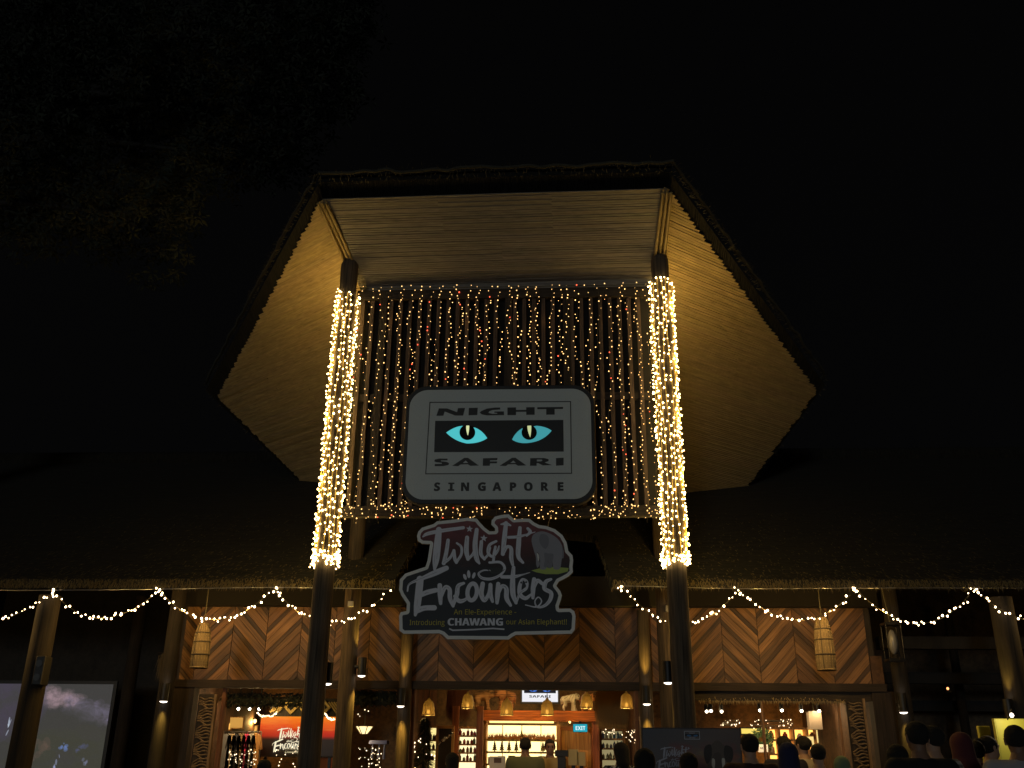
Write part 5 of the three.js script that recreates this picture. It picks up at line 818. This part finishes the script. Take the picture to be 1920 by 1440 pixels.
// shelves with coloured goods
function shelf(px0, px1, pyT, z, rows, label, lightCol, k, cols) {
  const a = at(px0, pyT, z), b = at(px1, pyT, z), o = thing('goods_shelf', label, 'shelf', V((a.x + b.x) / 2, 0, z));
  part(o, 'side_panel', box(a.x - 0.03, a.x, 0, a.y + 0.03, z - 0.25, z), tan); part(o, 'side_panel', box(b.x, b.x + 0.03, 0, a.y + 0.03, z - 0.25, z), tan); part(o, 'top_board', box(a.x, b.x, a.y, a.y + 0.03, z - 0.25, z, true), tan);
  part(o, 'back_light_panel', box(a.x, b.x, 0.9, a.y, z - 0.26, z - 0.245), glow(...lightCol, k));
  for (let r = 0; r < rows.length; r++) {
    const y = at((px0 + px1) / 2, rows[r], z).y; part(o, 'shelf_board', box(a.x, b.x, y - 0.012, y + 0.012, z - 0.24, z - 0.005), tan);
    const n = Math.max(3, Math.floor((b.x - a.x) / 0.05)), list = [];
    for (let i = 0; i < n; i++) { const x = a.x + (i + 0.5) * (b.x - a.x) / n, h = rnd(0.05, 0.11), c = cols[(rnd() * cols.length) | 0], prof = [[0, 0], [0.022, 0], [0.024, 0.01], [0.023, h * 0.65], [0.01, h * 0.8], [0.009, h], [0, h]].map((q) => new THREE.Vector2(...q)); const g = new THREE.LatheGeometry(prof, 9); g.translate(x + rnd(-0.008, 0.008), y + 0.012, z - 0.09 + rnd(-0.03, 0.03)); list.push(tintVertices(g, ...c)); }
    part(o, 'goods', merge(list), mat(1, 1, 1, { vertexColors: true, roughness: 0.4 }), 'stuff');
  }
  return o;
}
shelf(860, 893, 1366, -15.9, [1380, 1396, 1412, 1428], 'narrow lit shelf of pink and pale green bottles left of the cabinet', [1, 0.8, 0.42], 1.5, [[0.7, 0.08, 0.16], [0.7, 0.14, 0.2], [0.35, 0.6, 0.4], [0.7, 0.55, 0.4]]);
shelf(771, 822, 1364, -16, [1388, 1406, 1424], 'bright shelf behind the dark fir tree', [1, 0.8, 0.3], 1.1, [[0.2, 0.25, 0.05], [0.3, 0.1, 0.1], [0.1, 0.1, 0.2]]);
shelf(1128, 1168, 1370, -16.2, [1386, 1404, 1424], 'shelf of small glittering bottles right of the door frame', [0.8, 0.65, 0.3], 0.35, [[0.1, 0.2, 0.25], [0.3, 0.25, 0.1], [0.12, 0.12, 0.16]]);
// left shop: poster, rack of clothes, lights, patterned panel
{
  const z = -15.3, a = at(490, 1343, z), b = at(632, 1418, z), W = 1024, H = Math.round(W * (a.y - b.y) / (b.x - a.x));
  const tex = canvasTex(W, H, (c) => { const g = c.createLinearGradient(0, 0, 0, H); g.addColorStop(0, '#ff8a1e'); g.addColorStop(0.25, '#e8480c'); g.addColorStop(0.5, '#b01c08'); g.addColorStop(0.6, '#1a0804'); g.addColorStop(1, '#120602'); c.fillStyle = g; c.fillRect(0, 0, W, H);
    for (let i = 0; i < 60; i++) { c.fillStyle = 'rgba(255,180,60,0.10)'; c.beginPath(); c.ellipse(rnd(0, W), rnd(0, H * 0.35), rnd(40, 160), rnd(4, 14), 0, 0, 7); c.fill(); }
    const s = W / (1920 * 1.55), k = (x, y) => [x * s + 120, y * s + H * 0.12]; brushText(c, k, s, '#fff3d0', null); c.fillStyle = '#f0e0b0'; c.textAlign = 'center'; c.font = '24px sans-serif'; c.fillText('An Ele-Experience', W * 0.42, H * 0.84); c.font = 'bold 40px sans-serif'; c.fillText('CHAWANG', W * 0.44, H * 0.93); });
  const o = thing('lit_poster', 'glowing orange poster with brush lettering in the left shop', 'poster', V((a.x + b.x) / 2, b.y, z)); part(o, 'frame', box(a.x - 0.02, b.x + 0.02, b.y - 0.02, a.y + 0.02, z - 0.06, z - 0.005), M.beam);
  const g = faceUV(new THREE.PlaneGeometry(b.x - a.x, a.y - b.y).translate((a.x + b.x) / 2, (a.y + b.y) / 2, 0), a.x, b.y, b.x - a.x, a.y - b.y); g.translate(0, 0, z); part(o, 'poster_light_face', g, new THREE.MeshStandardMaterial({ color: 0x0a0a0a, emissiveMap: tex, emissive: 0xffffff, emissiveIntensity: 0.9, roughness: 0.5 }));
  part(o, 'stand_post', box(a.x + 0.1, a.x + 0.14, 0, b.y, z - 0.05, z - 0.01), M.metal); part(o, 'stand_post', box(b.x - 0.14, b.x - 0.1, 0, b.y, z - 0.05, z - 0.01), M.metal);
  rect(b.x - a.x, 0.3, [1, 0.4, 0.1], 1.2, V((a.x + b.x) / 2, a.y - 0.2, z + 0.02), V((a.x + b.x) / 2, a.y - 0.2, z + 5));
  const ow = thing('orange_panel', 'flat orange wall panel right of the glowing poster', 'wall panel', V(at(620, 1400, -15.6).x, 0, -15.6)); part(ow, 'panel', box(at(590, 1400, -15.6).x, at(630, 1400, -15.6).x, 0, at(600, 1335, -15.6).y, -15.66, -15.6), mat(0.5, 0.13, 0.03)); part(ow, 'trim', box(at(590, 1400, -15.6).x, at(630, 1400, -15.6).x, at(600, 1335, -15.6).y, at(600, 1335, -15.6).y + 0.03, -15.66, -15.59), tan);
  // spotlights
  const sp = [[447, 1329, 'first spotlight from the left in the left shop'], [468, 1329, 'second spotlight from the left in the left shop'], [486, 1329.5, 'third spotlight from the left in the left shop']];
  for (const [px, py, lab] of sp) ceilSpot(px, py, -14.6, lab, 0.5);
  for (const [px, py, lab] of [[1325, 1334, 'spotlight nearest the banner in the right shop'], [1333, 1333, 'second spotlight of the close trio in the right shop'], [1353, 1334, 'spotlight right of the close trio in the right shop'], [1425, 1332, 'spotlight beside the window bar in the right shop'], [1466, 1332, 'spotlight in the middle of the right shop'], [1503, 1333, 'spotlight over the cubby shelves'], [1536, 1333, 'rightmost spotlight in the right shop']]) ceilSpot(px, py, -14.8, lab, 0.45);
  // garland strings indoors
  const strand = (pts, label) => { const P = pts.map(([x, y]) => at(x, y, -14)), cv = new THREE.CatmullRomCurve3(P), o = thing('string_lights', label, 'string lights', P[0]), q = []; part(o, 'strand_wire', tube(P, 0.004, 30, 4), M.wireGlow); for (let i = 0; i <= 34; i++) q.push(cv.getPoint(i / 34).add(V(0, rnd(-0.015, 0.01), 0))); part(o, 'bulb', bulbs(q, 0.008, 0.3), M.tinyBulb, 'stuff'); };
  strand([[482, 1336], [489, 1342], [500, 1343], [512, 1341], [519, 1336]], 'short glowing light strand in front of the orange poster'); strand([[609, 1337], [614, 1344], [620, 1348], [628, 1348]], 'short glowing light strand right of the left pillar');
  const sparkle = (px0, px1, py0, py1, z, n, label) => { const q = [], w = []; for (let i = 0; i < n; i++) q.push(at(rnd(px0, px1), rnd(py0, py1), z + rnd(-0.2, 0.2))); const c = at((px0 + px1) / 2, (py0 + py1) / 2, z), o = thing('sparkle_lights', label, 'string lights', c); const s = q.slice().sort((a, b) => a.y - b.y); part(o, 'strand_wire', tube(s, 0.0025, n * 4, 3), M.wire); part(o, 'bulb', bulbs(q, 0.006, 0.5), M.tinyBulb, 'stuff'); };
  sparkle(425, 480, 1405, 1440, -13.8, 36, 'tiny sparkling lights low in the left shop window'); sparkle(515, 600, 1395, 1440, -13.7, 26, 'tiny sparkling lights below the orange poster'); sparkle(672, 716, 1400, 1440, -14.2, 34, 'tiny sparkling lights between the left posts'); sparkle(655, 700, 1330, 1345, -14.2, 7, 'scattered tiny lights high between the left posts');
  sparkle(1350, 1388, 1349, 1362, -14.6, 22, 'tiny lights in a row left of the window bar'); sparkle(1405, 1485, 1349, 1366, -14.6, 30, 'tiny lights in a row right of the window bar'); sparkle(1174, 1192, 1368, 1395, -13.9, 18, 'tiny lights clustered beside the slim right post'); sparkle(1128, 1168, 1366, 1378, -15.8, 16, 'tiny lights along the top of the bottle shelf');
  // gold diamond panel
  const d = at(546, 1326, -14.8), dp = thing('diamond_panel', 'gold diamond and stripe carved panel above the poster', 'wall panel', d);
  part(dp, 'panel_board', box(d.x - 0.32, d.x + 0.72, d.y - 0.13, d.y + 0.13, d.z - 0.05, d.z - 0.02), M.darkWood);
  for (const dx of [0, 0.5]) { const g2 = new THREE.BoxGeometry(0.15, 0.15, 0.03); g2.rotateZ(Math.PI / 4); g2.translate(d.x + dx, d.y, d.z); part(dp, 'diamond', g2, wood(0.5, 0.34, 0.1)); const g3 = new THREE.BoxGeometry(0.07, 0.07, 0.035); g3.rotateZ(Math.PI / 4); g3.translate(d.x + dx, d.y, d.z + 0.004); part(dp, 'diamond', g3, M.beam); for (const s of [-1, 1]) for (let i = 0; i < 4; i++) { const g4 = new THREE.BoxGeometry(0.02, 0.2, 0.02); g4.rotateZ(s * 0.7); g4.translate(d.x + dx + s * (0.13 + i * 0.04), d.y, d.z); part(dp, 'stripe', g4, wood(0.5, 0.34, 0.1)); } }
  lampAt(V(d.x, d.y + 0.1, d.z + 0.4), [1, 0.7, 0.25], 0.6);
  // clothes rail
  const c0 = at(420, 1372, -15.0), c1 = at(490, 1372, -15.0), cr = thing('clothes_rail', 'clothes rail with hanging garments in the left shop', 'clothes rail', V(c0.x, 0, c0.z)); part(cr, 'rail', rod(c0, c1, 0.012), M.steel); for (const p of [c0, c1]) part(cr, 'upright', rod(V(p.x, 0, p.z), p, 0.012), M.steel);
  [[428, [0.3, 0.3, 0.32], 'grey'], [437, [0.55, 0.42, 0.26], 'tan'], [446, [0.06, 0.06, 0.07], 'black'], [455, [0.3, 0.2, 0.1], 'brown'], [464, [0.6, 0.06, 0.16], 'crimson'], [473, [0.45, 0.42, 0.36], 'pale'], [482, [0.5, 0.25, 0.08], 'orange-brown']].forEach(([px, col, w]) => { const p = at(px, 1372, -15.0), s = new THREE.Shape([[-0.02, 0], [-0.06, -0.02], [-0.09, -0.2], [-0.07, -0.21], [-0.055, -0.12], [-0.07, -0.55], [0.07, -0.55], [0.055, -0.12], [0.07, -0.21], [0.09, -0.2], [0.06, -0.02], [0.02, 0]].map((q) => new THREE.Vector2(...q))), g = new THREE.ExtrudeGeometry(s, { depth: 0.035, bevelSize: 0.012, bevelThickness: 0.012, bevelSegments: 2 }); g.translate(p.x, p.y - 0.04, p.z - 0.02); const o = thing('hanging_shirt', `${w} garment hanging on the rail in the left shop`, 'garment', V(p.x, p.y - 0.6, p.z)); part(o, 'cloth', g, cloth(...col)); part(o, 'hanger', tube([V(p.x - 0.06, p.y - 0.05, p.z), V(p.x, p.y - 0.01, p.z), V(p.x + 0.06, p.y - 0.05, p.z)], 0.005, 8, 4), M.steel); });
  // lit niches on the left back wall
  [[443, 1355, 0.1, 0.075, 1, 'amber lit niche panel high in the left shop'], [428, 1362, 0.03, 0.045, 1.8, 'small bright lit niche left of the clothes rail'], [478, 1377, 0.016, 0.12, 1.6, 'narrow bright lit strip beside the clothes rail'], [420, 1424, 0.03, 0.04, 1.8, 'small bright lit niche low in the left shop']].forEach(([px, py, w, h, k, lab]) => { const p = at(px, py, -15.4), o = thing('lit_niche', lab, 'lit panel', p); part(o, 'frame', box(p.x - w - 0.015, p.x + w + 0.015, p.y - h - 0.015, p.y + h + 0.015, p.z - 0.06, p.z - 0.01), tan); part(o, 'light_panel', box(p.x - w, p.x + w, p.y - h, p.y + h, p.z - 0.012, p.z), glow(1, 0.5, 0.1, k * 0.6)); });
  for (const [px, py, lab] of [[436, 1350, 'added amber lamp lighting the wall behind the clothes rail, left of two'], [478, 1352, 'added amber lamp lighting the wall behind the clothes rail, right of two']]) { const p = at(px, py, -16.6), o = thing('wall_lamp', lab, 'wall lamp', p); part(o, 'lamp_bulb', bulbs([p], 0.03, 0), glow(1, 0.62, 0.2, 5)); part(o, 'lamp_arm', rod(p.clone().add(V(0, -0.03, 0)), V(p.x, p.y - 0.08, -17), 0.01), M.metal); lampAt(p.clone().add(V(0, -0.02, 0.05)), [1, 0.58, 0.16], 0.8); }  // added lamps that brighten the dark back of the left shop
  // faceted lamp and purple shelf between the posts
  const f = at(683, 1369, -14.9), fo = thing('faceted_lamp', 'bright faceted pale yellow lamp between the left posts', 'lamp', f), fg = new THREE.CylinderGeometry(0.13, 0.05, 0.1, 6, 1); fg.translate(f.x, f.y, f.z); part(fo, 'lamp_body', fg, glow(1, 0.78, 0.36, 1.6)); part(fo, 'hanging_cord', rod(f.clone().add(V(0, 0.05, 0)), V(f.x, 2.74, f.z), 0.006), M.wire); for (let i = 0; i < 6; i++) { const a = i / 6 * 6.283 + 0.52; part(fo, 'lamp_rib', rod(V(f.x + Math.sin(a) * 0.133, f.y + 0.052, f.z + Math.cos(a) * 0.133), V(f.x + Math.sin(a) * 0.052, f.y - 0.052, f.z + Math.cos(a) * 0.052), 0.006), M.bamboo); }
  lampAt(V(f.x, f.y - 0.12, f.z), [1, 0.75, 0.35], 0.12);
  const ps = at(708, 1391, -15), po = thing('wall_shelf', 'purple-grey wall shelf behind the slim left post', 'shelf', ps); part(po, 'shelf_board', box(ps.x - 0.13, ps.x + 0.14, ps.y - 0.03, ps.y + 0.02, ps.z - 0.2, ps.z), mat(0.2, 0.2, 0.36)); for (const dx of [-0.08, 0.02, 0.1]) part(po, 'hanging_ornament', rod(V(ps.x + dx, ps.y - 0.24, ps.z - 0.04), V(ps.x + dx, ps.y - 0.03, ps.z - 0.04), 0.022, 0.012, 8), mat(0.25, 0.25, 0.35));
}
function ceilSpot(px, py, z, label, k) {
  const p = at(px, py, z), o = thing('ceiling_spotlight', label, 'spotlight', p, 'ceiling spotlights in the shops'), g = new THREE.SphereGeometry(0.022, 12, 10); g.translate(p.x, p.y, z); part(o, 'lamp_bulb', g, glow(1, 0.86, 0.66, 9));
  part(o, 'lamp_can', rod(V(p.x, p.y + 0.008, z - 0.02), V(p.x, p.y + 0.1, z - 0.03), 0.034, 0.03, 12), M.black); part(o, 'stem', rod(V(p.x, p.y + 0.1, z - 0.03), V(p.x, 2.74, z - 0.03), 0.01), M.metal);
  lampAt(V(p.x, p.y, z), [1, 0.66, 0.3], k * 0.9);
}
// right shop: cubby shelves, fridge light, wreath
{
  const z = -16.1, a = at(1440, 1366, z), b = at(1578, 1366, z), o = thing('cubby_shelves', 'amber lit cubby shelves full of small goods in the right shop', 'shelf', V((a.x + b.x) / 2, 0, z));
  part(o, 'back_light_panel', box(a.x, b.x, 0.9, a.y, z - 0.3, z - 0.28), glow(1, 0.5, 0.1, 2.2));
  const cols = [1440, 1463, 1490, 1516, 1545, 1578], rows = [1366, 1388, 1415, 1441];
  for (const px of cols) { const x = at(px, 1390, z).x; part(o, 'divider', box(x - 0.014, x + 0.014, 0, a.y, z - 0.28, z), tan); }
  for (const py of rows) { const y = at(1500, py, z).y; part(o, 'shelf_board', box(a.x, b.x, y - 0.013, y + 0.013, z - 0.28, z + 0.004), tan); }
  let n = 0; const kinds = ['amber', 'red', 'white', 'brown', 'green', 'cream', 'gold', 'grey'], colsC = [[0.5, 0.25, 0.05], [0.5, 0.06, 0.04], [0.65, 0.6, 0.5], [0.2, 0.09, 0.04], [0.15, 0.3, 0.06], [0.6, 0.5, 0.3], [0.6, 0.4, 0.08], [0.3, 0.3, 0.3]], colName = ['first', 'second', 'third', 'fourth', 'last'], rowName = ['top', 'middle', 'lowest visible'];
  for (let r = 0; r < 3; r++) for (let c = 0; c < 5; c++) { const x0 = at(cols[c], 1390, z).x, x1 = at(cols[c + 1], 1390, z).x, y = at(1500, rows[r + 1], z).y + 0.013, x = (x0 + x1) / 2 + rnd(-0.03, 0.03), i = n++ % 8, h = rnd(0.09, 0.15), w = rnd(0.03, 0.05), t = thing('jar', `${kinds[i]} jar in the ${colName[c]} cubby of the ${rowName[r]} row`, 'jar', V(x, y, z - 0.1)); const g = new THREE.LatheGeometry([[0, 0], [w, 0], [w * 1.05, h * 0.3], [w * 0.95, h * 0.7], [w * 0.5, h * 0.82], [w * 0.5, h * 0.9]].map((q) => new THREE.Vector2(...q)), 14); g.translate(x, y, z - 0.1); part(t, 'jar_body', g, mat(...colsC[i], { roughness: 0.3 })); part(t, 'lid', rod(V(x, y + h * 0.9, z - 0.1), V(x, y + h, z - 0.1), w * 0.55, w * 0.5, 12), M.bamboo); }
  rect(b.x - a.x, 0.4, [1, 0.48, 0.1], 5, V((a.x + b.x) / 2, a.y - 0.25, z - 0.27), V((a.x + b.x) / 2, a.y - 0.25, z + 4));
  for (const [px, py, w, h, lab] of [[1539, 1380, 0.06, 0.1, 'bright lit display case in the upper right cubby'], [1520, 1390, 0.05, 0.07, 'bright lit display case beside the window bar'], [1545, 1400, 0.05, 0.08, 'lit display case at the middle right cubby'], [1575, 1385, 0.02, 0.11, 'narrow lit strip at the right end of the cubbies']]) { const p = at(px, py, z + 0.02), t = thing('display_case', lab, 'display case', p); part(t, 'light_panel', box(p.x - w, p.x + w, p.y - h, p.y + h, p.z - 0.04, p.z), glow(1, 0.72, 0.25, 1)); part(t, 'frame', box(p.x - w - 0.012, p.x + w + 0.012, p.y - h - 0.012, p.y + h + 0.012, p.z - 0.07, p.z - 0.02), tan); part(t, 'ornament', rod(V(p.x, p.y - h, p.z + 0.02), V(p.x, p.y + h * 0.2, p.z + 0.02), 0.02, 0.008, 8), tan); }
  // long yellow light box
  const c = at(1390, 1366, -15.7), d = at(1437, 1376, -15.7), lb = thing('light_box', 'long yellow-green light box above the wreath in the right shop', 'light box', c); part(lb, 'casing', box(c.x - 0.02, d.x + 0.02, d.y - 0.02, c.y + 0.02, -15.78, -15.71), M.beam); part(lb, 'light_panel', box(c.x, d.x, d.y, c.y, -15.712, -15.7), glow(1, 0.75, 0.14, 0.95)); rect(d.x - c.x, c.y - d.y, [1, 0.7, 0.2], 1.5, V((c.x + d.x) / 2, (c.y + d.y) / 2, -15.68), V((c.x + d.x) / 2, 1, -12));
  const wc = at(1430, 1393, -15.3), wr = thing('leafy_wreath', 'green leafy wreath with a white label below the light box', 'wreath', wc), wl = []; for (let i = 0; i < 500; i++) { const a2 = rnd(0, 6.283), r = 0.11 + rnd(-0.05, 0.05), p = wc.clone().add(V(Math.cos(a2) * r, Math.sin(a2) * r + 0.05, rnd(-0.03, 0.05))); wl.push([p, p.clone().add(V(rnd(-0.06, 0.06), rnd(-0.05, 0.06), rnd(0, 0.05))), 0.025, V(rnd(-1, 1), rnd(-1, 1), 0.2).normalize()]); } part(wr, 'leaf', blades(wl), mat(0.06, 0.11, 0.03), 'stuff');
  const wt = canvasTex(128, 96, (x) => { x.fillStyle = '#fff8e8'; x.fillRect(0, 0, 128, 96); x.fillStyle = '#333'; x.font = 'bold 36px sans-serif'; x.textAlign = 'center'; x.fillText('NEW', 64, 60); }), q = at(1430, 1403, -15.2), lp = faceUV(new THREE.PlaneGeometry(0.15, 0.11).translate(q.x, q.y, 0), q.x - 0.075, q.y - 0.055, 0.15, 0.11); lp.translate(0, 0, -15.18); part(wr, 'label_card', lp, new THREE.MeshStandardMaterial({ map: wt, roughness: 0.6 })); lampAt(V(q.x, q.y + 0.1, -14.95), [1, 0.85, 0.6], 0.12);
  // pale hanging acrylic case by the last spotlight
  const hc = at(1527, 1352, -15), ho = thing('clear_case', 'pale clear case hanging below the rightmost spotlight', 'case', hc); part(ho, 'case_body', box(hc.x - 0.09, hc.x + 0.09, hc.y - 0.12, hc.y + 0.12, hc.z - 0.09, hc.z + 0.09, false, 0.004), mat(0.32, 0.27, 0.22, { roughness: 0.25 })); part(ho, 'case_frame', box(hc.x - 0.1, hc.x + 0.1, hc.y + 0.12, hc.y + 0.135, hc.z - 0.1, hc.z + 0.1), M.steel); part(ho, 'hanging_cord', rod(V(hc.x, hc.y + 0.13, hc.z), V(hc.x, 2.74, hc.z), 0.006), M.wire);
}
// dark leafy valances over the shop windows
for (const [px0, px1, py, label] of [[415, 575, 1313, 'dark leafy garland over the left shop window'], [655, 740, 1310, 'dark leafy garland left of the slim lamp post']]) {
  const a = at(px0, py, ZW), b = at(px1, py, ZW), o = thing('leaf_valance', label, 'garland', V((a.x + b.x) / 2, a.y, ZW)), l = []; for (let i = 0; i < 900; i++) { const p = V(rnd(a.x, b.x), a.y + rnd(-0.06, 0.1), ZW - 0.1 + rnd(-0.06, 0.08)); l.push([p, p.clone().add(V(rnd(-0.07, 0.07), rnd(-0.09, 0.03), rnd(-0.03, 0.05))), rnd(0.02, 0.04), V(rnd(-1, 1), rnd(-1, 1), 0.3).normalize()]); }
  part(o, 'leaf', blades(l), mat(0.02, 0.025, 0.012), 'stuff'); part(o, 'stem', rod(V(a.x, a.y + 0.04, ZW - 0.1), V(b.x, a.y + 0.04, ZW - 0.1), 0.012), M.beam);
}
// ---------------------------------------------------------------- tree overhead at upper left
{
  const o = thing('leafy_tree', 'dark leafy tree hanging over the forecourt at upper left', 'tree', V(-11.5, 0, -11)), bark = wood(0.012, 0.01, 0.008), R = at(0, 0, -12);
  const limb = (pts, r0, r1) => { const cv = new THREE.CatmullRomCurve3(pts), g = new THREE.TubeGeometry(cv, 24, 1, 8), p = g.attributes.position; for (let i = 0; i <= 24; i++) { const c = cv.getPointAt(i / 24), r = r0 + (r1 - r0) * i / 24; for (let j = 0; j <= 8; j++) { const k = i * 9 + j; p.setXYZ(k, c.x + (p.getX(k) - c.x) * r, c.y + (p.getY(k) - c.y) * r, c.z + (p.getZ(k) - c.z) * r); } } g.computeVertexNormals(); return g; };
  part(o, 'trunk', limb([V(-11.5, 0, -11), V(-11.3, 3, -11.1), V(-11.5, 6, -11), V(-11, 9, -11.2), V(-10.6, 12.5, -11.4)], 0.42, 0.2), bark);
  const tips = [[at(120, 380, -11.5), 0.9], [at(260, 400, -11.2), 0.8], [at(60, 240, -12), 1.2], [at(230, 210, -12), 1.3], [at(400, 180, -11.6), 1.1], [at(540, 110, -11.8), 1.0], [at(440, 290, -11.4), 0.6], [at(330, 60, -12), 1.4], [at(130, 60, -12), 1.4], [at(600, 200, -11.6), 0.55], [at(560, 20, -12), 1.0], [at(-100, 150, -12), 1.4], [at(-80, 330, -11.6), 1.0]];
  tips.forEach(([t], i) => part(o, 'limb', limb([V(-11.1, 7 + i * 0.25, -11.1), V(-11.1, 7.6 + i * 0.25, -11.1).lerp(t, 0.45).add(V(0, 0.5, 0)), t], 0.13, 0.015), bark));
  const leaf = new THREE.BufferGeometry(); { const p = []; for (let k = 0; k < 5; k++) { const a = k * 1.256, c = Math.cos(a), s = Math.sin(a), q = (u, v, w) => [c * u - s * v, w, s * u + c * v]; const A0 = q(0.02, 0, 0), B0 = q(0.09, 0.028, -0.012), C0 = q(0.17, 0, -0.05), D0 = q(0.09, -0.028, -0.012); p.push(...A0, ...B0, ...C0, ...A0, ...C0, ...D0); } leaf.setAttribute('position', new THREE.Float32BufferAttribute(p, 3)); leaf.computeVertexNormals(); leaf.setAttribute('uv', new THREE.Float32BufferAttribute(new Float32Array(p.length / 3 * 2), 2)); }
  const N = 15000, im = new THREE.InstancedMesh(leaf, mat(0.014, 0.019, 0.012, { roughness: 0.85, side: THREE.DoubleSide }), N), mt = new THREE.Matrix4(), qn = new THREE.Quaternion(), col = new THREE.Color();
  const tot = tips.reduce((s, t) => s + t[1] ** 2, 0); let n = 0;
  for (const [t, r] of tips) { const cl = []; for (let i = 0; i < 14; i++) cl.push(t.clone().add(V(rnd(-r, r), rnd(-r, r) * 0.7, rnd(-r, r)))); const m = Math.floor(N * r * r / tot); for (let i = 0; i < m && n < N; i++) { const c = cl[(rnd() * 14) | 0], d = V(rnd(-1, 1), rnd(-1, 1), rnd(-1, 1)).multiplyScalar(r * 0.42); qn.setFromEuler(new THREE.Euler(rnd(-1, 1), rnd(0, 6.28), rnd(-1, 1))); const s = rnd(0.45, 0.95); mt.compose(c.clone().add(d).sub(V(-11.5, 0, -11)), qn, V(s, s, s)); im.setMatrixAt(n, mt); const b = rnd(0.5, 1.3); im.setColorAt(n, col.setRGB(b, b * rnd(0.9, 1.1), b * 0.9)); n++; } }
  im.count = n; im.name = 'crown'; im.userData.kind = 'stuff'; im.castShadow = im.receiveShadow = true; o.add(im);
}
renderer.render(scene, camera);
